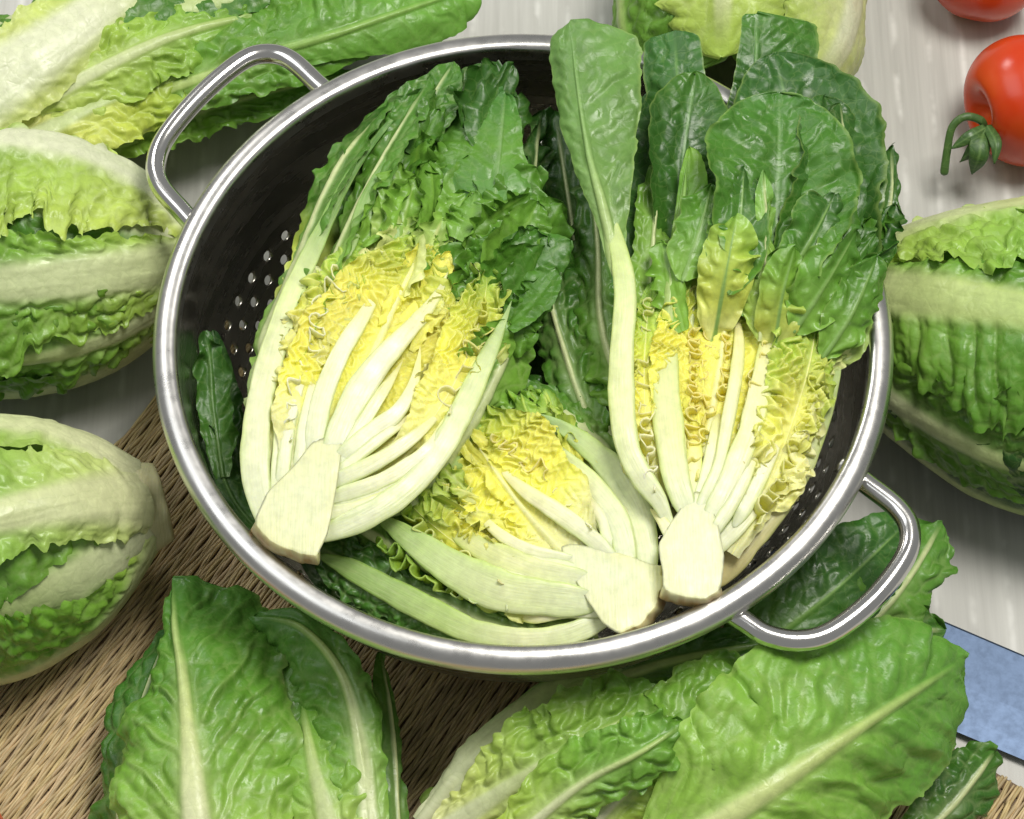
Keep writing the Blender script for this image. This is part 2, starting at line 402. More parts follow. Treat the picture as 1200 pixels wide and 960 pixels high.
def frill(parent, pts, z=11.0, amp=7, wl=22, depth=1.2, cols=(CREAM, PYEL, YEL), low=None, n=None, lean=0, name='leaf', nd=8, seed=None, solid=0.05, mat=None):
    """a leaf blade standing on edge, its cut upper margin crimped to and fro"""
    SEED[0] += 1; sd = SEED[0] if seed is None else seed
    depth = depth * 0.6
    base3 = spine3(pts, z); _, L = curve(base3, 50)
    n = n or int(max(60, L * PXCM / wl * 16))
    C, L = curve(base3, n)
    u = np.linspace(0, 1, n); T = norm(np.gradient(C, axis=0)); U = np.tile(CAMUP, (n, 1))
    Nn = norm(U - (U * T).sum(1, keepdims=True) * T); S = np.cross(T, Nn)
    tt = np.linspace(0, 1, nd + 1)[None]
    ul = (u * L)[:, None]
    rate = 1 + 0.75 * fbm(u * L * 0.9, 0.3, sd, 2)
    phu = np.cumsum(rate) / n * 2 * np.pi * L * PXCM / wl
    ph = phu[:, None] + (1.6 * fbm(ul * 0.8, tt * 0.9, sd + 9, 2) + 1.0) * tt
    am = amp / PXCM * (0.25 + 1.5 * (0.5 + 0.5 * fbm(ul * 0.9, 0.3 * tt, sd + 1, 2))) * (1 - 0.35 * tt)
    lat = am * (np.sin(ph) + 0.35 * np.sin(2.3 * ph + 1.1 + 2 * fbm(ul, 0.5, sd + 8))) + 0.22 * fbm(ul * 0.7, tt, sd + 2) + math.tan(math.radians(lean)) * depth * tt
    lon = -0.45 * am * np.sin(2 * ph + 0.4)
    zz = -depth * tt + (0.34 * fbm(ul * 1.3, 0.5 * tt, sd + 3, 2) + 0.14 * np.cos(ph * 1.0 + 0.5)) * (1 - tt)
    G = C[:, None] + S[:, None] * lat[..., None] + T[:, None] * lon[..., None] + Nn[:, None] * zz[..., None]
    G = G + 0.035 * fbm(ul * 6, tt * 5, sd + 4, 2)[..., None] * S[:, None]
    c0 = cgrad(cols, u)[:, None]; c1 = cgrad(low, u)[:, None] if low is not None else c0 * np.array([0.96, 0.95, 0.5])
    m = sst(0.0, 0.5, tt)[..., None]
    col = (c0 * (1 - m) + c1 * m) * (1 + 0.14 * fbm(ul * 1.5, tt, sd + 6, 2))[..., None]
    uvs = np.stack([tt * depth + 0 * ul, ul + 0 * tt], -1).reshape(-1, 2)
    return new_obj(name, G.reshape(-1, 3), grid_faces(n, nd + 1), mat or M_HEART, parent, col.reshape(-1, 3), uvs, solid=solid)

def core(parent, outline, z, depth=2.6, brown=(), cols=(WHITE, CREAM), name='core', n=120, axis=None):
    """the solid stub of a halved lettuce: flat cut face above, rounded below; brown = stretch of the outline that is the old cut end"""
    SEED[0] += 1; sd = SEED[0]
    p2 = np.array(outline + outline[:1], float)
    zz = z if not np.isscalar(z) else [z] * len(outline)
    zz = list(zz) + [zz[0]]
    dense = []; isb = []
    for i in range(len(outline)):
        for t in np.linspace(0, 1, 14, endpoint=False):
            dense.append(np.r_[p2[i] * (1 - t) + p2[i + 1] * t, zz[i] * (1 - t) + zz[i + 1] * t]); isb.append(1.0 if i in brown else 0.0)
    dense = np.array(dense); isb = np.array(isb)
    for _ in range(5): dense = 0.25 * np.roll(dense, 1, 0) + 0.5 * dense + 0.25 * np.roll(dense, -1, 0)
    for _ in range(2): isb = 0.25 * np.roll(isb, 1) + 0.5 * isb + 0.25 * np.roll(isb, -1)
    O = np.array([P(*d) for d in dense]); cen = O.mean(0); m = len(O)
    rings = []; cols_ = []
    c_white = lin(cols[0]); c_cream = lin(cols[1]); c_br = lin(BROWN)
    for r in (0.0, 0.25, 0.5, 0.7, 0.82, 0.92, 0.98):                  # flat face
        q = cen + (O - cen) * r
        q = q + CAMUP * (0.03 * fbm(q[:, 0] * 2, q[:, 1] * 2, sd, 3))[:, None] - CAMUP * (0.06 * sst(0.7, 1.0, np.array(r)))
        mm = (0.5 + 0.5 * fbm(q[:, 0] * 1.2, q[:, 1] * 1.2, sd + 1, 2))[:, None] * 0.6 + 0.5 * r ** 4
        rings.append(q); cols_.append(c_white * (1 - np.clip(mm, 0, 1)) + c_cream * np.clip(mm, 0, 1))
    for k, tt in enumerate(np.linspace(0.0, 1.0, 10)):                  # side and underside
        an = tt * math.pi / 2
        sc = np.cos(an) ** 0.55 if tt < 1 else 0.0
        sc = 1.0 * sc
        bb = isb[:, None]
        q = cen + (O - cen) * (sc * (1 - 0.05 * (1 - bb)) + 0.03 * bb * math.sin(2 * an)) - CAMUP * (depth * math.sin(an) + 0.08)
        q = q + norm(O - cen) * (bb * 0.42 * np.sin(np.pi * min(1.0, tt * 1.5)))
        q = q + norm(O - cen) * (0.05 * fbm(np.arange(m) * 0.3, tt * 6, sd + 3, 2))[:, None] * sc
        br = bb * (0.55 + 0.45 * fbm(np.arange(m) * 0.23, tt * 9, sd + 4, 2)[:, None])
        if k == 0: br = br * 0.5
        br = np.clip(br * 1.2, 0, 1)
        rings.append(q); cols_.append(c_cream * (1 - br) + c_br * br)
    G = np.array(rings); Cc = np.array([np.broadcast_to(c, (m, 3)) for c in cols_])
    uvs = np.stack([G[..., 0], G[..., 1] * 1.0], -1).reshape(-1, 2)
    return new_obj(name, G.reshape(-1, 3), grid_faces(len(rings), m, True)[:, ::-1], M_CORE, parent, Cc.reshape(-1, 3), uvs)

# ------------------------------------------------------------------ tabletop
def table_material():
    m, nt, out, N, Lk = mat_new('white_tabletop')
    tc = N('TexCoord')
    mp = N('Mapping'); mp.inputs['Scale'].default_value = (230, 9, 1); Lk(tc.outputs['Object'], mp.inputs['Vector'])
    n1 = N('TexNoise', Scale=1.0, Detail=4.0, Roughness=0.6); Lk(mp.outputs['Vector'], n1.inputs['Vector'])
    wv = N('TexWave', Scale=22.0, Distortion=1.4, Detail=2.0); wv.bands_direction = 'X'; wv.inputs['Detail Scale'].default_value = 0.6
    Lk(tc.outputs['Object'], wv.inputs['Vector'])
    pw = N('Math', _operation='POWER'); Lk(wv.outputs['Fac'], pw.inputs[0]); pw.inputs[1].default_value = 9.0
    mp2 = N('Mapping'); mp2.inputs['Scale'].default_value = (60, 45, 1); Lk(tc.outputs['Object'], mp2.inputs['Vector'])
    n2 = N('TexNoise', Scale=1.0, Detail=3.0); Lk(mp2.outputs['Vector'], n2.inputs['Vector'])
    st = N('MapRange'); st.inputs['From Min'].default_value = 0.48; st.inputs['From Max'].default_value = 0.62; Lk(n2.outputs['Fac'], st.inputs['Value'])
    mu = N('Math', _operation='MULTIPLY'); Lk(pw.outputs['Value'], mu.inputs[0]); Lk(st.outputs['Result'], mu.inputs[1])
    c = N('ValToRGB'); c.color_ramp.elements[0].position = 0.3; c.color_ramp.elements[0].color = (0.43, 0.425, 0.39, 1)
    c.color_ramp.elements[1].position = 0.72; c.color_ramp.elements[1].color = (0.55, 0.545, 0.505, 1); Lk(n1.outputs['Fac'], c.inputs['Fac'])
    mx = N('Mix', _data_type='RGBA'); Lk(c.outputs['Color'], mx.inputs['A']); mx.inputs['B'].default_value = (0.66, 0.655, 0.615, 1); Lk(mu.outputs['Value'], mx.inputs['Factor'])
    bp = N('Bump', Strength=0.25, Distance=0.0004); Lk(n1.outputs['Fac'], bp.inputs['Height'])
    pr = N('BsdfPrincipled', Roughness=0.42); Lk(mx.outputs['Result'], pr.inputs['Base Color']); Lk(bp.outputs['Normal'], pr.inputs['Normal'])
    Lk(pr.outputs['BSDF'], out.inputs['Surface'])
    return m
tb = new_obj('tabletop', [(-90, -70, 0), (90, -70, 0), (90, 90, 0), (-90, 90, 0), (-90, -70, -3), (90, -70, -3), (90, 90, -3), (-90, 90, -3)],
             [[0, 1, 2, 3], [0, 4, 5, 1], [1, 5, 6, 2], [2, 6, 7, 3], [3, 7, 4, 0], [7, 6, 5, 4]], table_material(), smooth=False)
tb['kind'] = 'structure'

# ------------------------------------------------------------------ woven straw mat
def straw_material():
    m, nt, out, N, Lk = mat_new('woven_straw')
    at = N('Attribute', _attribute_name='Col')
    uv = N('UVMap'); mp = N('Mapping'); mp.inputs['Scale'].default_value = (16, 1.1, 1); Lk(uv.outputs['UV'], mp.inputs['Vector'])
    n1 = N('TexNoise', Scale=1.0, Detail=4.0); Lk(mp.outputs['Vector'], n1.inputs['Vector'])
    mr = N('MapRange'); mr.inputs['From Min'].default_value = 0.3; mr.inputs['From Max'].default_value = 0.7; mr.inputs['To Min'].default_value = 0.6; mr.inputs['To Max'].default_value = 1.25
    Lk(n1.outputs['Fac'], mr.inputs['Value'])
    sc = N('VectorMath', _operation='SCALE'); Lk(at.outputs['Color'], sc.inputs[0]); Lk(mr.outputs['Result'], sc.inputs['Scale'])
    bp = N('Bump', Strength=0.5, Distance=0.0004); Lk(n1.outputs['Fac'], bp.inputs['Height'])
    pr = N('BsdfPrincipled', Roughness=0.6); Lk(sc.outputs['Vector'], pr.inputs['Base Color']); Lk(bp.outputs['Normal'], pr.inputs['Normal'])
    Lk(pr.outputs['BSDF'], out.inputs['Surface'])
    return m
M_STRAW = straw_material()
def straw_mat():
    a0 = P(135, 525, 0.3); b0 = P(185, 465, 0.3)
    d = norm(b0 - a0); d[2] = 0; d = norm(d)
    e = np.array([d[1], -d[0], 0])                              # across the strands, to the right
    corner = b0 + d * 4.6; corner[2] = 0
    root = thing('woven_mat', 'tan woven straw mat lying under the colander and the lower lettuces', 'mat', corner)
    nw, ln, pitch, weft = 440, 46.0, 0.115, 0.72
    n = int(ln / 0.2); s = np.linspace(0, ln, n)
    V = []; F = []; C = []; UV = []; off = 0
    rng = np.random.RandomState(3)
    base = lin((206, 184, 138))
    sec = np.array([(-0.5, -0.25), (-0.42, 0.3), (-0.12, 0.5), (0.2, 0.48), (0.45, 0.25), (0.5, -0.25)])
    for k in range(nw):
        ph = s / weft * math.pi + (k % 2) * math.pi + 0.5 * vnoise(s * 0.3, k * 0.37, 5) + 0.35 * rng.randn()
        zc = 0.26 + 0.034 * np.sin(ph)
        wd = pitch * (1.06 + 0.2 * np.sin(ph)) * (0.9 + 0.2 * rng.rand())
        lat = k * pitch + 0.05 * fbm(s * 0.35, k * 0.6, 8) + 0.4 * fbm(s * 0.05, k * 0.02, 12, 2) + 0.045 * np.sin(ph * 0.5 + k)
        end = 0.25 * rng.rand()
        sx = lat[:, None] + wd[:, None] * sec[None, :, 0]; sz = zc[:, None] + 0.17 * sec[None, :, 1]
        G = corner + e * sx[..., None] - d * (s + end * (s < 1))[:, None, None] + np.array([0, 0, 1.0]) * sz[..., None]
        V.append(G.reshape(-1, 3)); F.append(grid_faces(n, 6) + off); off += n * 6
        tone = (0.84 + 0.26 * rng.rand()) * (1 + 0.22 * fbm(s * 0.25, k * 0.13, 21, 2))
        hue = np.array([1.0, 0.97 + 0.06 * rng.rand(), 0.9 + 0.2 * rng.rand()])
        C.append(np.repeat((base * hue)[None] * tone[:, None], 6, 0))
        UV.append(np.stack([sx + 0.0, np.repeat(s[:, None], 6, 1)], -1).reshape(-1, 2) + k * 1.7)
    o = new_obj('straw_weave', np.vstack(V), np.vstack(F), M_STRAW, root, np.vstack(C), np.vstack(UV))
    o['kind'] = 'stuff'
    # weft cords that show between the strands, and the backing
    V = []; F = []; off = 0
    wdt = nw * pitch
    for k in range(int(ln / weft)):
        q = corner - d * (k + 0.5) * weft
        for a in (0.0, wdt): 
            for (dd, z) in ((-0.12, 0.14), (0, 0.2), (0.12, 0.14)): V.append(q + e * a + d * dd + np.array([0, 0, z]))
        F += [[off, off + 1, off + 4, off + 3], [off + 1, off + 2, off + 5, off + 4]]; off += 6
    for (a, b) in ((0, 0), (wdt, 0), (wdt, ln), (0, ln)): V.append(corner + e * a - d * b + np.array([0, 0, 0.05]))
    F.append([off, off + 1, off + 2, off + 3])
    c = np.tile(lin((120, 96, 64)), (len(V), 1))
    b = new_obj('weft_cords', V, F, M_STRAW, root, c, np.array(V)[:, :2].copy(), smooth=False); b['kind'] = 'stuff'
straw_mat()

# ------------------------------------------------------------------ knife
def steel(name, col, rough, scale=None, bump=0.0, speck=0.0, rv=0.3):
    m, nt, out, N, Lk = mat_new(name)
    pr = N('BsdfPrincipled', Roughness=rough, Metallic=1.0); pr.inputs['Base Color'].default_value = (*col, 1)
    tc = N('TexCoord'); mp = N('Mapping'); mp.inputs['Scale'].default_value = scale or (60, 60, 60); Lk(tc.outputs['Object'], mp.inputs['Vector'])
    n1 = N('TexNoise', Scale=1.0, Detail=4.0, Roughness=0.65); Lk(mp.outputs['Vector'], n1.inputs['Vector'])
    mr = N('MapRange'); mr.inputs['From Min'].default_value = 0.3; mr.inputs['From Max'].default_value = 0.7
    mr.inputs['To Min'].default_value = rough * (1 - rv); mr.inputs['To Max'].default_value = rough * (1 + rv)
    Lk(n1.outputs['Fac'], mr.inputs['Value']); Lk(mr.outputs['Result'], pr.inputs['Roughness'])
    if bump:
        bp = N('Bump', Strength=bump, Distance=0.0002); Lk(n1.outputs['Fac'], bp.inputs['Height']); Lk(bp.outputs['Normal'], pr.inputs['Normal'])
    if speck:
        n2 = N('TexNoise', Scale=900.0, Detail=3.0); Lk(tc.outputs['Object'], n2.inputs['Vector'])
        n3 = N('TexNoise', Scale=300.0, Detail=2.0); Lk(tc.outputs['Object'], n3.inputs['Vector'])
        ad = N('Math', _operation='MULTIPLY_ADD'); Lk(n2.outputs['Fac'], ad.inputs[0]); ad.inputs[1].default_value = 0.6; Lk(n3.outputs['Fac'], ad.inputs[2])
        r2 = N('MapRange'); r2.inputs['From Min'].default_value = 0.72; r2.inputs['From Max'].default_value = 1.0; Lk(ad.outputs['Value'], r2.inputs['Value'])
        mx = N('Mix', _data_type='RGBA'); mx.inputs['A'].default_value = (*col, 1); mx.inputs['B'].default_value = (*[c * (1 - speck) for c in col], 1); Lk(r2.outputs['Result'], mx.inputs['Factor'])
        Lk(mx.outputs['Result'], pr.inputs['Base Color'])
    Lk(pr.outputs['BSDF'], out.inputs['Surface'])
    return m
def knife():
    M = steel('reflection_tinted_blade_steel', (0.072, 0.10, 0.155), 0.45, (300, 300, 300), 0.0, speck=0.09, rv=0.05)  # the blue of a sky reflection is put into the base colour
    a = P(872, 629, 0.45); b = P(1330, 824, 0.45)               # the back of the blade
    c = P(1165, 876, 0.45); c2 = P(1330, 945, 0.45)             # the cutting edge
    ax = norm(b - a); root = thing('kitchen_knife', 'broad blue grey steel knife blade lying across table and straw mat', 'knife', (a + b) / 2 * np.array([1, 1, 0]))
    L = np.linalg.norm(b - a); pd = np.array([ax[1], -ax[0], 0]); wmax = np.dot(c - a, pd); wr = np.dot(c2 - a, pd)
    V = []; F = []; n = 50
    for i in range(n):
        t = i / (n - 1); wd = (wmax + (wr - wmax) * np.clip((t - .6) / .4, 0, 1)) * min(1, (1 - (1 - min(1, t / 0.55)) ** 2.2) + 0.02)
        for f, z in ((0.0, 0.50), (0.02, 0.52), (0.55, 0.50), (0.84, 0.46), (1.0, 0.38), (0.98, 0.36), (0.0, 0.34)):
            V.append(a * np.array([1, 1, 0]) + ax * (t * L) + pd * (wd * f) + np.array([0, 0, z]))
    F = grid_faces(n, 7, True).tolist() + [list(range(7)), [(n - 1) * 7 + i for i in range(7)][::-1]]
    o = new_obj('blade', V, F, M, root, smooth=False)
    mh = steel('handle_rivets', (0.6, 0.6, 0.6), 0.3)
    m2, nt, out, N, Lk = mat_new('black_handle'); pr = N('BsdfPrincipled', Roughness=0.45); pr.inputs['Base Color'].default_value = (0.02, 0.018, 0.016, 1); Lk(pr.outputs['BSDF'], out.inputs['Surface'])
    V = []; n = 24
    for i in range(n):
        t = i / (n - 1); hw = 1.25 + 0.25 * math.cos(t * 7) ; hz = 0.75 * min(1, 0.55 + t * 3)
        for k in range(12):
            an = k / 12 * 2 * math.pi
            V.append(a * np.array([1, 1, 0]) + ax * (L - 0.2 + t * 11.5) + pd * (1.5 + hw * math.cos(an)) + np.array([0, 0, 0.78 + hz * math.sin(an) * 0.9]))
    new_obj('handle', V, grid_faces(n, 12, True).tolist() + [list(range(12)), [(n - 1) * 12 + i for i in range(12)][::-1]], m2, root)
knife()

# ------------------------------------------------------------------ colander
M_BOWL = steel('polished_bowl_steel', (0.50, 0.48, 0.43), 0.27, (25, 25, 140), 0.12)
M_RIM = steel('satin_rim_steel', (0.64, 0.63, 0.60), 0.30, (70, 70, 70), 0.1)
M_HANDLE = steel('handle_steel', (0.70, 0.69, 0.66), 0.16, (50, 50, 50), 0.05)
RB = 12.98
def bowl_r(z): return RB * math.sqrt(max(0.0, 1 - (max(0.0, 10.35 - z) / 11.6) ** 2.3))
def colander():
    root = thing('colander', 'round stainless steel colander with two loop handles holding the halved lettuces', 'colander', (0, 0, 0))
    # profile, resampled by length, from the lip down to the flat bottom
    zs = np.linspace(10.35, 1.3, 400); pr = np.array([(bowl_r(z), z) for z in zs])
    rb = pr[-1, 0]; pr = np.vstack([pr, [(rb - 0.25, 1.12), (rb - 0.6, 1.05)], [(x, 1.05) for x in np.linspace(rb - 1.0, 0.6, 30)]])
    s = np.r_[0, np.cumsum(np.hypot(*np.diff(pr, axis=0).T))]
    step = 0.27; nr = int(s[-1] / step); x = np.linspace(0, s[-1], nr + 1)
    pr = np.stack([np.interp(x, s, pr[:, 0]), np.interp(x, s, pr[:, 1])], 1)
    nc = 256
    def pt(i, j):
        r = np.interp(i, np.arange(nr + 1), pr[:, 0]); z = np.interp(i, np.arange(nr + 1), pr[:, 1]); a = 2 * math.pi * j / nc
        return (r * math.cos(a), r * math.sin(a), z)
    V = [pt(i, j) for i in range(nr + 1) for j in range(nc)]
    idx = lambda i, j: i * nc + (j % nc)
    F = []; used = set()
    row = 17; k = 0
    while row + 2 < 50:
        for c in range(0, nc, 4):
            j = c + (2 if k % 2 else 0)
            if k % 4 == 3 and (c // 4) % 8 == 0: continue
            bnd = [(0, 0), (0, 1), (0, 2), (1, 2), (2, 2), (2, 1), (2, 0), (1, 0)]
            for (a, b) in ((0, 0), (0, 1), (1, 0), (1, 1)): used.add((row + a, (j + b) % nc))
            bi = [idx(row + a, j + b) for a, b in bnd]
            h0 = len(V)
            rr = pr[row + 1, 0]; rad_col = 0.21 / (2 * math.pi * rr / nc); rad_row = 0.21 / (s[-1] / nr)
            for q in range(16):
                an = 2 * math.pi * q / 16
                # boundary point 0 is the (-row,-col) corner: start there and go round with it
                V.append(pt(row + 1 + rad_row * math.sin(an - 3 * math.pi / 4), j + 1 + rad_col * math.cos(an - 3 * math.pi / 4)))
            for q in range(8):
                F.append([bi[q], bi[(q + 1) % 8], h0 + (2 * q + 2) % 16, h0 + 2 * q + 1, h0 + 2 * q])
        row += 3; k += 1
    for i in range(nr):
        for j in range(nc):
            if (i, j) not in used: F.append([idx(i, j), idx(i, j + 1), idx(i + 1, j + 1), idx(i + 1, j)])
    F.append([idx(nr, j) for j in range(nc)])
    b = new_obj('bowl', V, F, M_BOWL, root)
    m = b.modifiers.new('thickness', 'SOLIDIFY'); m.thickness = 0.09 * CM; m.offset = 0
    def lathe(name, prof_, mat, n=200):
        p = np.array(prof_); a = np.linspace(0, 2 * np.pi, n, endpoint=False)
        G = np.stack([p[:, None, 0] * np.cos(a)[None], p[:, None, 0] * np.sin(a)[None], p[:, None, 1] * np.ones(n)[None]], -1)
        return new_obj(name, G.reshape(-1, 3), grid_faces(len(p), n, True)[:, ::-1], mat, root)
    # rolled rim: a broad, gently crowned lip turned down at the outside
    rp = [(RB - 0.06, 9.9), (RB - 0.05, 10.35), (RB - 0.02, 10.52), (RB + 0.06, 10.62), (RB + 0.2, 10.68), (RB + 0.42, 10.68), (RB + 0.62, 10.62),
          (RB + 0.78, 10.50), (RB + 0.88, 10.32), (RB + 0.90, 10.10), (RB + 0.86, 9.92), (RB + 0.76, 9.82), (RB + 0.6, 9.80), (RB + 0.3, 9.82), (RB + 0.08, 9.86)]
    c, _ = curve([(a, b, 0) for a, b in rp], 44)
    lathe('rim', c[:, :2], M_RIM)
    lathe('foot_ring', [(8.2, 1.1), (8.3, 0.9), (8.25, 0.15), (8.15, 0.02), (7.95, 0.02), (7.9, 0.2), (7.85, 1.05)], M_RIM)
    def handle(pts):
        C, L = curve([P(x, y, z) for x, y, z in pts], 90); T = norm(np.gradient(C, axis=0))
        U = np.tile([0, 0, 1.0], (90, 1)); S = norm(np.cross(T, U)); Nn = np.cross(S, T)
        a = np.linspace(0, 2 * np.pi, 20, endpoint=False); r = 0.40
        G = C[:, None] + S[:, None] * (r * np.cos(a))[None, :, None] + Nn[:, None] * (r * np.sin(a))[None, :, None]
        h = new_obj('handle', G.reshape(-1, 3), grid_faces(90, 20, True).tolist() + [list(range(20)), [89 * 20 + i for i in range(20)][::-1]], M_HANDLE, root)
        return h
    z = 9.55
    handle([(398, 120, z), (374, 100, z), (340, 70, z), (310, 63, z), (280, 74, z), (235, 112, z), (196, 158, z), (183, 190, z), (188, 218, z), (215, 250, z), (240, 278, z)])
    handle([(985, 545, z), (1014, 566, z), (1052, 596, z), (1066, 622, z), (1060, 654, z), (1024, 702, z), (976, 740, z), (938, 751, z), (900, 745, z), (872, 728, z), (835, 705, z)])
colander()

# ------------------------------------------------------------------ tomatoes
def tomato_mat():
    m, nt, out, N, Lk = mat_new('tomato_skin')
    tc = N('TexCoord'); n1 = N('TexNoise', Scale=28.0, Detail=3.0); Lk(tc.outputs['Object'], n1.inputs['Vector'])
    c = N('ValToRGB'); c.color_ramp.elements[0].position = 0.35; c.color_ramp.elements[0].color = (0.56, 0.045, 0.008, 1)
    c.color_ramp.elements[1].position = 0.75; c.color_ramp.elements[1].color = (0.70, 0.10, 0.016, 1); Lk(n1.outputs['Fac'], c.inputs['Fac'])
    n2 = N('TexNoise', Scale=420.0, Detail=2.0); Lk(tc.outputs['Object'], n2.inputs['Vector'])
    bp = N('Bump', Strength=0.06, Distance=0.0003); Lk(n2.outputs['Fac'], bp.inputs['Height'])
    pr = N('BsdfPrincipled', Roughness=0.24); Lk(c.outputs['Color'], pr.inputs['Base Color']); Lk(bp.outputs['Normal'], pr.inputs['Normal'])
    pr.inputs['Subsurface Weight'].default_value = 0.25; pr.inputs['Subsurface Radius'].default_value = (1, .25, .1); pr.inputs['Subsurface Scale'].default_value = 0.004
    Lk(pr.outputs['BSDF'], out.inputs['Surface'])
    return m
M_TOM = tomato_mat()
def tomato(px, py, r, axis, label, calyx=True):
    c = P(px, py, r * 0.97); root = thing('tomato', label, 'tomato', c * np.array([1, 1, 0]), 'tomatoes around the lettuces')
    ax = norm(np.array(axis, float)); e1 = norm(np.cross(ax, [0, 0.2, 1.0])); e2 = np.cross(ax, e1)
    nt_, np_ = 40, 64
    th = np.linspace(0.0, np.pi, nt_)[:, None]; ph = np.linspace(0, 2 * np.pi, np_, endpoint=False)[None]
    lob = 1 + 0.018 * np.cos(5 * ph + 0.4) * np.sin(th) + 0.012 * np.cos(3 * ph + 2) * np.sin(th)
    rr = r * lob * np.sin(th) * 1.03; hh = r * 0.92 * np.cos(th) - 0.42 * r * np.exp(-(th / 0.30) ** 2) - (-0.06 * r) * np.exp(-((np.pi - th) / 0.25) ** 2)
    G = c + ax * hh[..., None] + e1 * (rr * np.cos(ph))[..., None] + e2 * (rr * np.sin(ph))[..., None]
    new_obj('skin', G.reshape(-1, 3), grid_faces(nt_, np_, True), M_TOM, root)
    if calyx:
        top = c + ax * r * 0.62
        for k in range(5):
            an = 2 * math.pi * k / 5 + 0.3; o = e1 * math.cos(an) + e2 * math.sin(an)
            pts = [top, top + o * r * 0.3 + ax * r * 0.17, top + o * r * 0.62 + ax * (0.14 + 0.1 * (k % 2)) * r, top + o * r * 0.9 + ax * (0.05 + 0.22 * ((k * 2) % 3)) * r]
            leaf(root, None, [0.16, 0.20, 0.13, 0.02], p3=pts, up=ax, wcm=True, curl=-40, c_in=(70, 100, 50), c_rib=(110, 140, 80), rib=0.04, ribh=0.03, nu=24, nv=5, bul=(0, 1), vein=(0, 5), name='sepal', wave=0.03, mott=0.1)
        side = norm(np.cross(ax, [0, 0, 1.0]))
        C, L = curve([top - ax * 0.1, top + ax * 0.45, top + ax * 0.95 - side * 0.25, top + ax * 1.25 - side * 0.75, top + ax * 1.3 - side * 1.25], 30); T = norm(np.gradient(C, axis=0))
        S = norm(np.cross(T, [0.1, 0.2, 1.0])); Nn = np.cross(S, T); a = np.linspace(0, 2 * np.pi, 12, endpoint=False)
        rad = np.interp(np.linspace(0, 1, 30), [0, .5, 0.9, 1], [.2, .15, .2, .24])[:, None]
        G = C[:, None] + S[:, None] * (rad * np.cos(a))[..., None] + Nn[:, None] * (rad * np.sin(a))[..., None]
        new_obj('stem', G.reshape(-1, 3), grid_faces(30, 12, True).tolist() + [list(range(12)), [29 * 12 + i for i in range(12)][::-1]], M_LEAF, root,
                np.tile(lin((78, 104, 56)), (360, 1)), np.zeros((360, 2)))
    return root
t2 = tomato(1200, 118, 2.72, (-0.93, -0.34, 0.1), 'red tomato with green curled stem at the right edge above pale lettuce', calyx=False)
for pts, hw in (([(1155, 152, 3.0), (1150, 164, 3.3), (1147, 184, 3.0), (1139, 204, 2.0)], [9, 14, 12, 3]), ([(1155, 150, 3.2), (1137, 160, 3.3), (1115, 174, 2.8)], [6, 8, 2]),
                ([(1157, 148, 3.2), (1167, 168, 3.5), (1165, 192, 3.0)], [6, 8, 2]), ([(1155, 152, 3.2), (1143, 172, 3.1), (1125, 190, 2.2)], [6, 9, 2])):
    leaf(t2, pts, hw, curl=30, c_in=(66, 98, 48), c_rib=(96, 128, 70), rib=1, ribh=0.03, nu=24, nv=6, bul=(0, 1), vein=(0, 5), name='sepal', wave=0.05, mott=0.1, solid=0.06)
strip(t2, [(1158, 153, 2.9), (1149, 141, 3.3), (1131, 137, 3.5), (1116, 149, 3.2), (1110, 176, 2.5), (1106, 206, 1.6)], [5, 5, 4.5, 4.5, 5], thick=0.16, flat=1.0, cols=((70, 100, 52), (84, 116, 60)), name='stem', mat=M_LEAF, tip=0.05, sink=0, drop=0, ext=0)
tomato(1152, -32, 2.35, (0.2, 0.8, 0.5), 'red tomato cut by the top edge of the picture, stem hidden', calyx=False)
tomato(-62, 1000, 2.3, (0.2, -0.3, 0.9), 'red tomato sliver in the bottom left corner on straw mat', calyx=False)

# ------------------------------------------------------------------ the three lettuce halves in the colander
HALVES = 'halved lettuces in the colander'
def base_of(pts, z):
    q = np.array([P(x, y, z) for x, y in pts]); return q.mean(0)

# ramps from the heart outwards (base -> tip of a leaf)
R_HEART = [(0, PYEL), (0.35, YEL), (0.8, YEL), (1, (226, 210, 92))]
R_YL = [(0, CREAM), (0.25, PYEL), (0.55, YEL), (0.8, (200, 200, 78)), (1, LIME)]
R_LG = [(0, CREAM), (0.25, PYEL), (0.5, (190, 204, 88)), (0.75, LGREEN), (1, GREEN)]
R_GO = [(0, PALE), (0.3, (150, 186, 84)), (0.6, GREEN), (1, MGREEN)]
R_DG = [(0, LGREEN), (0.35, GREEN), (0.7, MGREEN), (1, DGREEN)]
RIBC = [(0, WHITE), (0.5, (238, 236, 196)), (0.85, (240, 234, 168)), (1, (240, 232, 150))]

def rnd(a, b): return a + (b - a) * random.random()

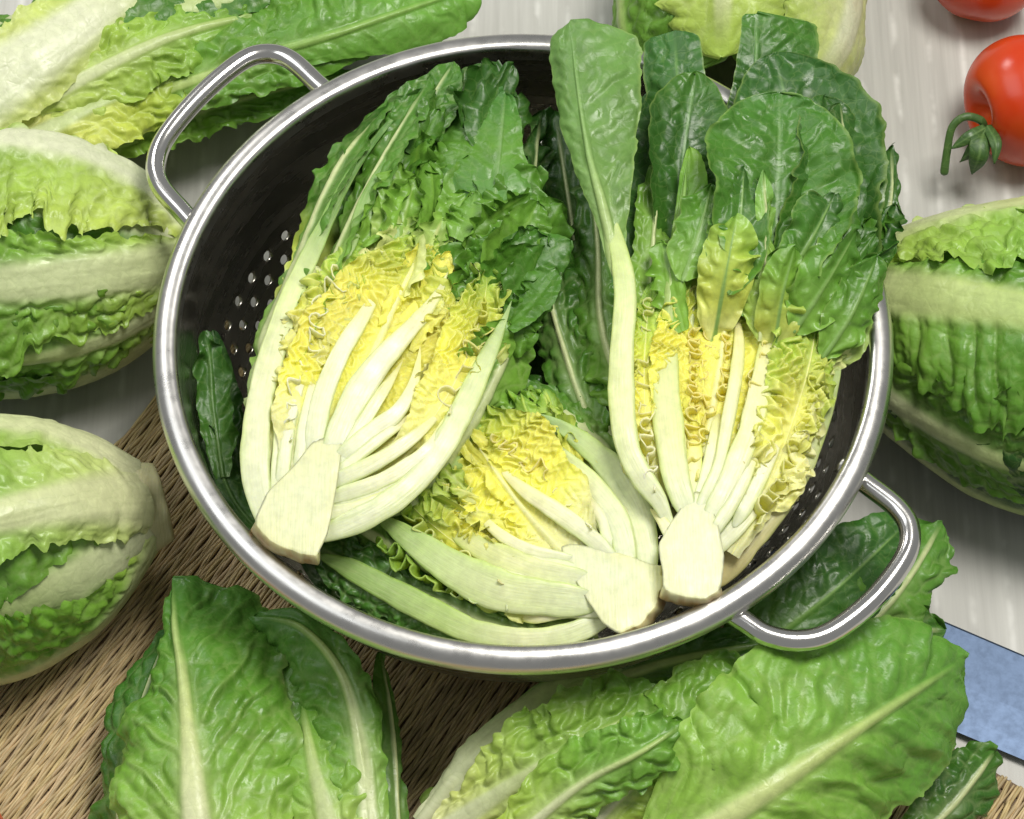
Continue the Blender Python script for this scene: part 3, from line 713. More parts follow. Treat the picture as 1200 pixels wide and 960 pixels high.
def scatter(parent, base, poly, n, zc, ramp, size=(50, 90), hw=(14, 26), z=(-0.7, 0.1), roll=55, ruf=(0.16, 6, 1.2), seed=1, fan=1.0, bul=(0.06, 0.45), mat=None, jit=14, curl=25):
    """small crimped leaf blades between the ribs, fanning out from the stub"""
    random.seed(seed)
    p = np.array(poly, float); lo = p.min(0); hi = p.max(0); k = 0
    pts = []
    while k < n:
        x, y = rnd(lo[0], hi[0]), rnd(lo[1], hi[1])
        ins = False; j = len(p) - 1
        for i in range(len(p)):
            if (p[i, 1] > y) != (p[j, 1] > y) and x < (p[j, 0] - p[i, 0]) * (y - p[i, 1]) / (p[j, 1] - p[i, 1]) + p[i, 0]: ins = not ins
            j = i
        if not ins: continue
        if any((x - a) ** 2 + (y - b) ** 2 < (0.5 * hw[0]) ** 2 for a, b in pts): 
            if random.random() < 0.8: continue
        pts.append((x, y)); k += 1
    dist = lambda q: math.hypot(q[0] - base[0], q[1] - base[1])
    mx = max(dist(q) for q in pts); mn = min(dist(q) for q in pts)
    for (x, y) in pts:
        a = math.atan2(y - base[1], x - base[0]) + R(rnd(-jit, jit)) * 1.0
        l = rnd(*size); h = rnd(*hw)
        dx, dy = math.cos(a), math.sin(a); b = rnd(-0.12, 0.12) * l
        P0 = (x - dx * l / 2, y - dy * l / 2); P1 = (x - dy * b, y + dx * b); P2 = (x + dx * l / 2, y + dy * l / 2)
        zz = zc + rnd(*z); q = (dist((x, y)) - mn) / max(1, mx - mn)
        c0 = cgrad(ramp, np.array([max(0, q - 0.12), q, min(1, q + 0.15)]))
        cc = [tuple(255 * np.where(c <= 0.0031308, c * 12.92, 1.055 * np.power(c, 1 / 2.4) - 0.055)) for c in c0]
        leaf(parent, [P0, P1, P2], [h * 0.5, h, h * 0.95, h * 0.7], z=(zz - 0.25, zz, zz + 0.2), roll=rnd(-roll, roll), curl=rnd(-curl, curl), flare=rnd(-60, 30),
             ruf=(ruf[0] * rnd(.7, 1.3), 0.62 * ruf[1] * l / 70 * rnd(.8, 1.2), ruf[2]), bul=bul, vein=(0.03, 5), rib=1.5, ribh=0.05, c_in=cc, c_rib=cc[0], nu=44, nv=9,
             tip=0.35, tooth=0.16, mat=mat or M_LEAF, wave=0.22, solid=0.0)

# ======== A: the left half
zc = 11.6
def half_left():
    H = thing('lettuce_half', 'left halved romaine lettuce in the colander, its stub on the lower left rim', 'lettuce', base_of([(345, 620)], 9), HALVES)
    kw = dict(parent=H)
    # large leaves behind and below
    leaf(H, [(372, 600), (420, 430), (480, 270), (545, 90)], [40, 110, 135, 120, 70], z=(9.0, 8.2, 8.6, 10.2), curl=-45, c_in=R_LG[:3] + [(0.62, MGREEN), (1, DGREEN)], rib=[9, 7, 3, 1],
         ruf=(0.22, 7, 1.6), bul=(0.12, 0.8), vein=(0.05, 12), nu=120, nv=34)
    leaf(H, [(370, 590), (415, 470), (462, 360), (505, 270)], [30, 82, 96, 70, 30], z=(10.95, 11.1, 11.2, 11.2), curl=-14, c_in=[(0, WHITE), (0.1, CREAM), (0.24, PYEL), (0.38, YEL), (0.68, (238, 230, 104)), (0.85, (196, 208, 84)), (1, LGREEN)], rib=[8, 5, 2], ruf=(0.12, 6, 1.4), bul=(0.05, 0.55), crimp=(0.26, 0.46, 0.2, 0.75), vein=(0, 9), c_rib=[CREAM, PYEL], nu=240, nv=80, mat=M_HEART)
    # left outer leaves, standing nearly on edge, the green showing outside their ribs
    leaf(H, [(308, 600), (296, 500), (312, 400), (350, 300), (400, 190), (470, 105)], [8, 14, 20, 26, 34, 28], [10, 26, 34, 34, 30, 18], z=(9.6, 10.2, 10.5, 10.6, 10.6, 10.4), roll=[-35, -30, -45, -55, -50, -40],
         c_in=[(0, PGREEN), (0.3, LGREEN), (0.5, GREEN), (1, MGREEN)], ruf=(0.22, 11, 1.1), bul=(0.06, 0.6), rib=[10, 9, 6, 3], tooth=0.2, nu=130)
    leaf(H, [(320, 575), (330, 470), (365, 370), (420, 240), (505, 88)], [10, 16, 18, 22, 26, 14], [8, 20, 30, 34, 44, 20], z=(10.2, 10.8, 11.0, 11.0, 10.9), roll=[-50, -60, -60, -50, -35],
         c_in=[(0, PYEL), (0.25, LIME), (0.45, LGREEN), (0.6, GREEN), (1, MGREEN)], ruf=(0.26, 10, 1.1), bul=(0.08, 0.6), rib=[9, 8, 6, 4, 2], tooth=0.18, nu=130)
    leaf(H, [(430, 250), (480, 160), (532, 72)], [26, 36, 40, 26], [20, 36, 44, 26], z=(10.3, 10.7, 11.0), roll=(-25), c_in=[GREEN, MGREEN, MGREEN], ruf=(0.24, 4, 1.2), bul=(0.12, 0.7), vein=(0.05, 7), rib=[4, 3, 1.5], tooth=0.14, curl=-10, nu=80)
    leaf(H, [(520, 200), (548, 130), (572, 78)], [20, 30, 24], z=(10.2, 10.6, 10.8), roll=20, c_in=[MGREEN, DGREEN], ruf=(0.22, 4, 1.2), bul=(0.1, 0.6), rib=2, tooth=0.2, curl=10, nu=60)
    # the wide smooth leaf at the top
    leaf(H, [(556, 330), (574, 262), (584, 190), (592, 108)], [(0, 22), (0.3, 58), (0.62, 108), (0.8, 96), (1, 66)], [(0, 14), (0.3, 44), (0.55, 36), (0.8, 22), (1, 18)], z=(10.0, 10.9, 11.4, 11.3), roll=[8, 0, -8, -14], curl=16, curl_l=20,
         c_in=[LGREEN, (86, 140, 60), GREEN, (72, 126, 50)], c_rib=(120, 160, 90), rib=[3, 2.5, 1.5], ribh=0.05, bul=(0.05, 0.9), vein=(0.035, 8), ruf=(0.1, 5, 2), tip=0.2, tooth=0.08, nu=110, nv=34)
    scatter(H, (370, 560), [(460, 150), (560, 100), (630, 180), (640, 320), (590, 380), (540, 300), (470, 230), (420, 260)], 16, zc - 0.7, [(0, LGREEN), (0.35, GREEN), (1, DGREEN)], seed=32, size=(76, 124), hw=(22, 40), z=(-0.4, 0.4), roll=45, ruf=(0.2, 5, 1.3), curl=45, bul=(0.07, 0.8))
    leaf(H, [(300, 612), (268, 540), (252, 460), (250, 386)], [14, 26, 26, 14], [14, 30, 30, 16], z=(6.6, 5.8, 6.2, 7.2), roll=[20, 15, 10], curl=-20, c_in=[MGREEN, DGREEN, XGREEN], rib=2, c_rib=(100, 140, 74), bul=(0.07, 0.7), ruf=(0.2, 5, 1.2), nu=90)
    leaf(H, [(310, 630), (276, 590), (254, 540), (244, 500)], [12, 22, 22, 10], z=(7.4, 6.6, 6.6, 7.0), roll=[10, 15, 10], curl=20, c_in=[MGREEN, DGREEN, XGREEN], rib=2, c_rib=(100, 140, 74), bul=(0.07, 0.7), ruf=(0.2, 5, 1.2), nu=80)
    # right hand green leaves
    leaf(H, [(585, 420), (612, 330), (622, 230), (634, 130)], [14, 30, 34, 28, 18], [16, 26, 28, 26, 16], z=(9.8, 9.9, 9.8, 9.8), roll=[40, 45, 50, 45], c_in=[GREEN, MGREEN, DGREEN, DGREEN], ruf=(0.3, 7, 1.1), bul=(0.1, 0.6), rib=2.5, tooth=0.18, nu=110)
    leaf(H, [(540, 420), (580, 330), (600, 250), (612, 180)], [30, 46, 44, 30], [20, 34, 34, 20], z=(10.0, 10.5, 10.6, 10.4), roll=[20, 25, 30], c_in=[LGREEN, GREEN, MGREEN, DGREEN], ruf=(0.28, 7, 1.1), bul=(0.12, 0.55), rib=[4, 3, 1.5], tooth=0.16, nu=110)
    leaf(H, [(400, 625), (480, 580), (548, 505), (592, 420), (620, 350)], [10, 14, 16, 20, 14], [6, 12, 26, 40, 26], z=(9.8, 9.9, 10.2, 10.3, 10.2), roll=[30, 35, 35, 30], c_in=[(0, PALE), (0.3, PGREEN), (0.55, LGREEN), (1, GREEN)],
         ruf=(0.24, 9, 1.1), bul=(0.08, 0.6), rib=[9, 9, 6, 3], tooth=0.2, nu=120)
    # small crimped blades
    scatter(H, (370, 560), [(390, 350), (430, 300), (470, 230), (520, 190), (560, 250), (520, 290), (450, 330)], 20, zc - 0.35, [(0, PYEL), (0.35, (214, 226, 142)), (0.6, LGREEN), (1, GREEN)], seed=3, size=(60, 104), hw=(18, 32))
    scatter(H, (370, 560), [(530, 290), (600, 250), (636, 300), (620, 380), (590, 430), (560, 430), (540, 360)], 22, zc - 0.55, [(0, LGREEN), (0.4, GREEN), (1, MGREEN)], seed=4, size=(60, 110), hw=(18, 36))
    scatter(H, (370, 560), [(500, 340), (530, 320), (575, 380), (580, 420), (540, 470), (500, 450)], 22, zc - 0.35, [(0, PYEL), (0.4, YEL), (0.75, (220, 224, 140)), (1, LIME)], seed=5, size=(36, 60), hw=(10, 18), mat=M_HEART, ruf=(0.14, 6, 1.0))
    scatter(H, (370, 560), [(470, 300), (505, 275), (525, 300), (520, 350), (470, 420), (440, 400)], 14, zc - 0.45, [(0, YEL), (1, YEL)], seed=6, size=(50, 80), hw=(14, 24), mat=M_HEART, ruf=(0.1, 6, 1.0), roll=25)
    scatter(H, (370, 560), [(335, 500), (340, 400), (372, 330), (430, 310), (440, 350), (400, 440), (372, 500)], 18, zc - 0.4, [(0, PYEL), (0.5, PYEL), (1, (228, 232, 162))], seed=7, size=(36, 66), hw=(10, 18), mat=M_HEART, ruf=(0.15, 6, 1.0))
    # crimped margins seen end-on
    FC = ((240, 242, 200), (246, 244, 192), (236, 236, 168))
    frill(H, [(334, 512), (344, 460), (360, 410), (380, 360), (404, 322)], zc + 0.1, 8, 24, 1.3, FC)
    frill(H, [(520, 478), (542, 440), (560, 396), (566, 350)], zc, 8, 22, 1.2, ((244, 240, 176), (238, 228, 142), (190, 198, 84)))
    leaf(H, [(318, 560), (326, 490), (350, 415), (392, 330), (420, 280)], [6, 16, 24, 28, 20], [8, 24, 34, 36, 26], z=(10.9, 11.3, 11.4, 11.35, 11.2), roll=[-6, -10, -12], curl=8, crimp=(0.42, 0.5, 0.24, 0.8), c_in=[(0, CREAM), (0.25, (238, 236, 166)), (0.6, (236, 232, 130)), (0.85, LIME), (1, LGREEN)], rib=0.5, ribh=0.02, bul=(0.05, 0.5), vein=(0, 9), ruf=(0.18, 7, 1.2), c_rib=PYEL, nu=220, nv=44, mat=M_HEART, tooth=0.14)
    leaf(H, [(440, 560), (500, 500), (542, 430), (566, 360), (572, 310)], [8, 24, 34, 34, 24], [6, 16, 24, 28, 20], z=(10.9, 11.3, 11.4, 11.3, 11.1), roll=[8, 10, 14], curl=8, crimp=(0.42, 0.5, 0.24, 0.8), c_in=[(0, CREAM), (0.25, (240, 236, 140)), (0.55, YEL), (0.8, (200, 210, 88)), (1, LGREEN)], rib=0.5, ribh=0.02, bul=(0.05, 0.5), vein=(0, 9), ruf=(0.18, 7, 1.2), c_rib=PYEL, nu=220, nv=44, mat=M_HEART, tooth=0.14)
    # the cut ribs
    def rib_leafed(pts, hw, dz, thick=0.42, cols=RIBC, **k): strip(H, pts, hw, z=[zc + q for q in dz] if not np.isscalar(dz) else zc + dz, thick=thick, cols=cols, **k)
    rib_leafed([(308, 605), (299, 560), (299, 510), (306, 460), (322, 402), (342, 344), (372, 280), (412, 200), (456, 140), (500, 98)], [15, 15, 14, 13, 12, 10, 7, 5, 4, 2.5], (-0.1, 0, 0, -0.1, -0.3, -0.5), 0.5, 
               [(0, WHITE), (0.25, (228, 230, 190)), (0.5, PALE), (0.65, (136, 172, 92)), (0.8, (98, 142, 66)), (1, (80, 128, 56))])
    rib_leafed([(330, 560), (337, 505), (346, 462), (360, 420), (378, 380)], [8, 7.5, 7, 5.5, 3], (-0.1, 0.05, 0.1, 0.1), 0.35)
    rib_leafed([(350, 540), (356, 495), (366, 450), (378, 410)], [6, 6, 5, 2.5], (-0.1, 0.1, 0.1), 0.3)
    rib_leafed([(366, 525), (376, 470), (398, 415), (424, 372), (442, 340), (462, 300)], [11, 11, 10, 9, 6, 3], (0, 0.1, 0.15, 0.1), 0.4)
    rib_leafed([(372, 370), (400, 318), (428, 236), (460, 180), (505, 106)], [9, 8, 7, 5, 3], (-0.2, -0.2, -0.2, -0.25), 0.4, [(0, PALE), (0.35, (160, 190, 112)), (0.6, (110, 152, 74)), (1, (84, 132, 58))])
    rib_leafed([(388, 530), (412, 474), (440, 430), (470, 396), (498, 364), (516, 336), (526, 312)], [14, 14, 14, 13, 10, 7, 4], (0, 0.15, 0.2, 0.2, 0.2), 0.45, [(0, WHITE), (0.6, (238, 234, 190)), (1, (232, 228, 170))])
    rib_leafed([(402, 535), (436, 506), (466, 482), (484, 450), (490, 420), (492, 398)], [10, 10, 9, 7, 5, 2], (0, 0.15, 0.2, 0.2), 0.35)
    rib_leafed([(402, 560), (446, 538), (484, 512), (512, 486), (526, 466)], [9, 9, 8, 5, 2], (-0.05, 0.1, 0.15, 0.1), 0.35)
    rib_leafed([(398, 580), (440, 566), (478, 545), (508, 518), (526, 488), (540, 462)], [9, 8, 8, 7, 6, 3], (-0.15, 0, 0.05, 0), 0.35)
    rib_leafed([(390, 600), (420, 594), (452, 580), (476, 566)], [8, 7, 6, 2], (-0.2, -0.1, -0.1), 0.3)
    rib_leafed([(378, 626), (425, 607), (472, 577), (508, 538), (540, 484), (568, 424), (590, 376), (600, 350)], [12, 13, 13, 13, 13, 11, 8, 3], (-0.3, -0.2, -0.1, -0.1, -0.2), 0.55, [(0, WHITE), (0.4, (228, 230, 190)), (0.7, PALE), (1, (150, 180, 110))], sink=0.1)
    rib_leafed([(362, 530), (366, 486), (382, 440), (398, 400)], [5, 6, 5, 2], (-0.1, 0.0, 0.05), 0.3)
    rib_leafed([(398, 540), (430, 488), (456, 446), (474, 416)], [6, 7, 6, 2], (-0.05, 0.1, 0.1), 0.3)
    rib_leafed([(402, 548), (440, 518), (474, 492), (494, 470)], [6, 6, 5, 2], (-0.1, 0.05, 0.05), 0.3)
    rib_leafed([(322, 575), (326, 520), (332, 474), (344, 436)], [6, 6, 5, 2], (-0.2, -0.1, -0.1), 0.3)
    rib_leafed([(396, 592), (440, 582), (486, 556), (516, 526), (538, 486)], [7, 8, 7, 6, 3], (-0.35, -0.2, -0.15), 0.3)
    core(H, [(296, 612), (312, 576), (344, 545), (366, 516), (392, 508), (402, 520), (397, 560), (390, 600), (384, 628), (372, 652), (352, 650), (318, 636)], zc - 0.08, 2.6, brown=(9, 10, 11))
half_left()

# ======== B: the middle half, lowest in the bowl
def half_middle():
    zc = 10.2
    H = thing('lettuce_half', 'lowest halved romaine lettuce, lying crosswise between and under the other two halves', 'lettuce', base_of([(720, 690)], 8), HALVES)
    base = (715, 680)
    leaf(H, [(690, 680), (620, 610), (560, 540), (520, 470)], [50, 120, 130, 90, 40], z=(8.0, 7.4, 7.6, 8.2), curl=-45, c_in=R_LG, rib=[9, 6, 2], ruf=(0.2, 7, 1.4), bul=(0.12, 0.7), nu=110, nv=34)
    leaf(H, [(680, 670), (620, 605), (575, 545), (540, 488)], [34, 78, 84, 50], z=(9.55, 9.7, 9.78, 9.75), curl=-14, c_in=[(0, WHITE), (0.1, CREAM), (0.24, PYEL), (0.38, YEL), (0.68, YEL), (0.86, (196, 208, 84)), (1, LGREEN)], rib=[6, 3, 1], ruf=(0.1, 6, 1.4), bul=(0.05, 0.5), crimp=(0.24, 0.42, 0.18, 0.7), vein=(0, 9), c_rib=[CREAM, PYEL], nu=220, nv=70, mat=M_HEART)
    leaf(H, [(560, 735), (480, 706), (400, 668), (346, 640)], [20, 34, 36, 20], [20, 34, 36, 20], z=(8.0, 7.9, 8.2, 8.6), roll=[-12, -12, -8], curl=-20, c_in=[MGREEN, DGREEN, DGREEN], rib=3, bul=(0.1, 0.6), ruf=(0.16, 7, 1.2), nu=90)
    # outermost green leaf with its long pale rib along the front of the bowl
    leaf(H, [(700, 736), (600, 746), (500, 708), (420, 672), (360, 640)], [14, 34, 44, 44, 26], [10, 24, 40, 44, 26], z=(8.9, 8.8, 8.9, 9.0, 9.0), roll=[-10, -5, 0, 0], curl=25, c_in=[(0, LGREEN), (0.3, GREEN), (0.6, MGREEN), (1, DGREEN)],
         rib=[10, 12, 12, 10, 7], ruf=(0.16, 10, 1.1), bul=(0.14, 0.4), vein=(0.0, 8), tooth=0.2, nu=140, nv=26)
    leaf(H, [(680, 720), (600, 706), (510, 668), (440, 630), (390, 600)], [16, 34, 38, 36, 22], [6, 20, 30, 30, 20], z=(9.2, 9.3, 9.4, 9.3, 9.2), roll=[-35, -30, -25], curl=30, c_in=[(0, PALE), (0.2, LIME), (0.5, LGREEN), (1, GREEN)],
         rib=[14, 12, 8, 4], ruf=(0.2, 10, 1.0), bul=(0.14, 0.42), tooth=0.22, nu=140, nv=24)
    leaf(H, [(735, 640), (690, 550), (630, 480), (575, 430)], [12, 24, 26, 16], [10, 26, 34, 20], z=(9.0, 9.2, 9.0, 8.8), roll=[20, 25, 25], c_in=[PGREEN, LGREEN, GREEN, MGREEN], ruf=(0.24, 8, 1.1), bul=(0.08, 0.5), rib=[9, 8, 4], tooth=0.2, nu=110)
    leaf(H, [(757, 650), (735, 570), (690, 510), (640, 470), (600, 440)], [10, 24, 26, 20], [10, 22, 26, 20], z=(8.8, 9.0, 8.9, 8.6, 8.4), roll=[25, 30, 30], c_in=[PALE, LGREEN, GREEN, MGREEN], ruf=(0.24, 8, 1.1), bul=(0.1, 0.5), rib=[12, 9, 4], tooth=0.2, nu=110)
    scatter(H, base, [(500, 600), (530, 540), (570, 580), (640, 640), (640, 670), (580, 650)], 26, zc - 0.4, [(0, PYEL), (0.35, YEL), (0.75, (220, 224, 136)), (1, LIME)], seed=11, size=(36, 64), hw=(9, 17), mat=M_HEART)
    scatter(H, base, [(530, 500), (590, 490), (640, 560), (660, 610), (600, 590), (560, 540)], 22, zc - 0.35, [(0, PYEL), (0.3, YEL), (0.8, YEL), (1, (196, 200, 84))], seed=12, size=(36, 60), hw=(9, 17), mat=M_HEART)
    scatter(H, base, [(520, 480), (560, 460), (600, 490), (580, 520), (530, 520)], 12, zc - 0.5, [(0, (176, 196, 80)), (1, GREEN)], seed=13, size=(36, 70), hw=(12, 22))
    scatter(H, base, [(450, 600), (500, 580), (560, 650), (640, 700), (620, 720), (540, 690)], 20, zc - 0.75, [(0, PYEL), (0.4, LIME), (1, LGREEN)], seed=14, size=(40, 70), hw=(10, 18))
    scatter(H, base, [(590, 470), (640, 470), (700, 560), (715, 620), (680, 580)], 14, zc - 0.6, [(0, PYEL), (0.4, YEL), (0.8, LIME), (1, LGREEN)], seed=15, size=(36, 60), hw=(9, 16), mat=M_HEART)
    FY = ((250, 246, 192), (250, 234, 142), (240, 228, 142))
    frill(H, [(690, 620), (660, 580), (625, 545), (598, 524), (580, 510)], zc + 0.05, 7, 20, 1.2, FY)
    frill(H, [(600, 690), (560, 668), (520, 640), (488, 610), (470, 590)], zc - 0.15, 7, 22, 1.2, ((244, 236, 162), (220, 222, 142), (150, 184, 76)))
    frill(H, [(590, 720), (530, 696), (480, 664), (440, 634)], zc - 0.5, 7, 26, 1.0, ((220, 230, 172), (160, 190, 84), (130, 172, 70)))
    leaf(H, [(670, 690), (610, 676), (548, 646), (496, 606), (470, 578)], [8, 22, 30, 28, 18], [6, 18, 26, 26, 18], z=(9.5, 9.75, 9.8, 9.7, 9.5), roll=[-8, -12, -14], curl=8, crimp=(0.40, 0.48, 0.22, 0.75), c_in=[(0, CREAM), (0.25, (238, 234, 140)), (0.6, (230, 226, 100)), (0.85, LIME), (1, LGREEN)], rib=0.5, ribh=0.02, bul=(0.05, 0.5), vein=(0, 9), ruf=(0.18, 7, 1.2), c_rib=PYEL, nu=220, nv=44, mat=M_HEART, tooth=0.14)
    leaf(H, [(725, 630), (694, 585), (652, 545), (610, 512), (580, 480)], [6, 16, 22, 24, 18], [6, 16, 20, 22, 16], z=(9.5, 9.85, 9.95, 9.85, 9.6), roll=[6, 10, 12], curl=8, crimp=(0.40, 0.48, 0.22, 0.75), c_in=[(0, CREAM), (0.25, (240, 238, 150)), (0.65, YEL), (0.9, (206, 212, 90)), (1, LIME)], rib=0.5, ribh=0.02, bul=(0.05, 0.5), vein=(0, 9), ruf=(0.18, 7, 1.2), c_rib=PYEL, nu=220, nv=44, mat=M_HEART, tooth=0.14)
    rb = lambda pts, hw, dz, thick=0.42, cols=RIBC, **k: strip(H, pts, hw, z=[zc + q for q in dz], thick=thick, cols=cols, **k)
    rb([(735, 655), (726, 616), (704, 582), (672, 552), (630, 520), (600, 490), (584, 470)], [10, 12, 13, 14, 12, 8, 3], (0, 0.1, 0.1, 0.0, -0.2), 0.45, [(0, WHITE), (0.4, (226, 230, 186)), (0.7, PALE), (1, (160, 190, 116))], sink=0.1)
    rb([(760, 660), (754, 622), (742, 588), (718, 550), (682, 517), (650, 494), (632, 484)], [10, 13, 16, 17, 13, 9, 4], (-0.1, -0.05, -0.1, -0.2, -0.4), 0.5, [(0, WHITE), (0.3, (226, 230, 186)), (0.7, (196, 212, 146)), (1, (150, 182, 112))], sink=0.1)
    rb([(712, 648), (690, 628), (656, 602), (616, 575), (586, 548), (574, 534)], [8, 9, 10, 9, 6, 3], (0.05, 0.15, 0.15, 0.1), 0.4)
    rb([(712, 630), (704, 606), (684, 584), (660, 566)], [5, 7, 7, 3], (0, 0.05, 0.05), 0.3)
    rb([(662, 655), (620, 644), (587, 627), (564, 604), (554, 586)], [6, 7, 7, 5, 2], (0.05, 0.15, 0.15, 0.1), 0.35)
    rb([(680, 682), (630, 672), (585, 654), (546, 632), (516, 606), (500, 584)], [14, 15, 15, 12, 8, 4], (0, 0.05, 0.05, -0.05, -0.2), 0.45, [(0, WHITE), (0.4, (230, 230, 180)), (0.75, (208, 214, 130)), (1, (170, 190, 96))])
    rb([(690, 706), (635, 700), (587, 692), (534, 668), (484, 634), (450, 610), (432, 600)], [12, 17, 20, 20, 17, 12, 8], (-0.05, 0.05, 0.1, 0.05, 0.0, -0.1), 0.5, [(0, WHITE), (0.35, (222, 228, 176)), (0.7, (190, 210, 136)), (1, (150, 184, 104))], sink=0.1)
    rb([(700, 716), (660, 716), (622, 722), (590, 716)], [7, 8, 8, 4], (-0.3, -0.35, -0.4), 0.3)
    rb([(706, 728), (660, 745), (610, 750), (555, 740), (500, 714), (450, 688), (405, 664), (372, 650)], [9, 11, 12, 13, 14, 14, 14, 11], (-0.5, -0.7, -0.85, -0.9, -0.9, -0.85), 0.5, [(0, WHITE), (0.3, (222, 226, 178)), (0.55, (178, 200, 122)), (1, (140, 176, 96))], sink=0.1)
    rb([(700, 640), (672, 612), (640, 586), (612, 562)], [5, 6, 5, 2], (-0.05, 0.05, 0.05), 0.3)
    rb([(722, 650), (712, 622), (694, 594), (668, 570), (644, 552)], [6, 8, 8, 6, 2], (-0.1, 0.0, 0.0, -0.05), 0.3)
    rb([(746, 656), (740, 620), (722, 590), (700, 566)], [6, 8, 8, 3], (-0.2, -0.1, -0.1), 0.3)
    rb([(672, 668), (628, 658), (590, 640), (560, 620)], [7, 8, 6, 2], (-0.05, 0.0, 0.0), 0.3)
    rb([(684, 696), (636, 688), (590, 676), (550, 656), (520, 632)], [8, 10, 9, 6, 2], (-0.15, -0.1, -0.15), 0.3)
    core(H, [(655, 640), (668, 636), (706, 642), (742, 652), (762, 660), (774, 662), (776, 684), (770, 708), (752, 732), (724, 744), (708, 734), (690, 708), (670, 676)], zc - 0.08, 2.5, brown=(5, 6, 7, 8))
half_middle()

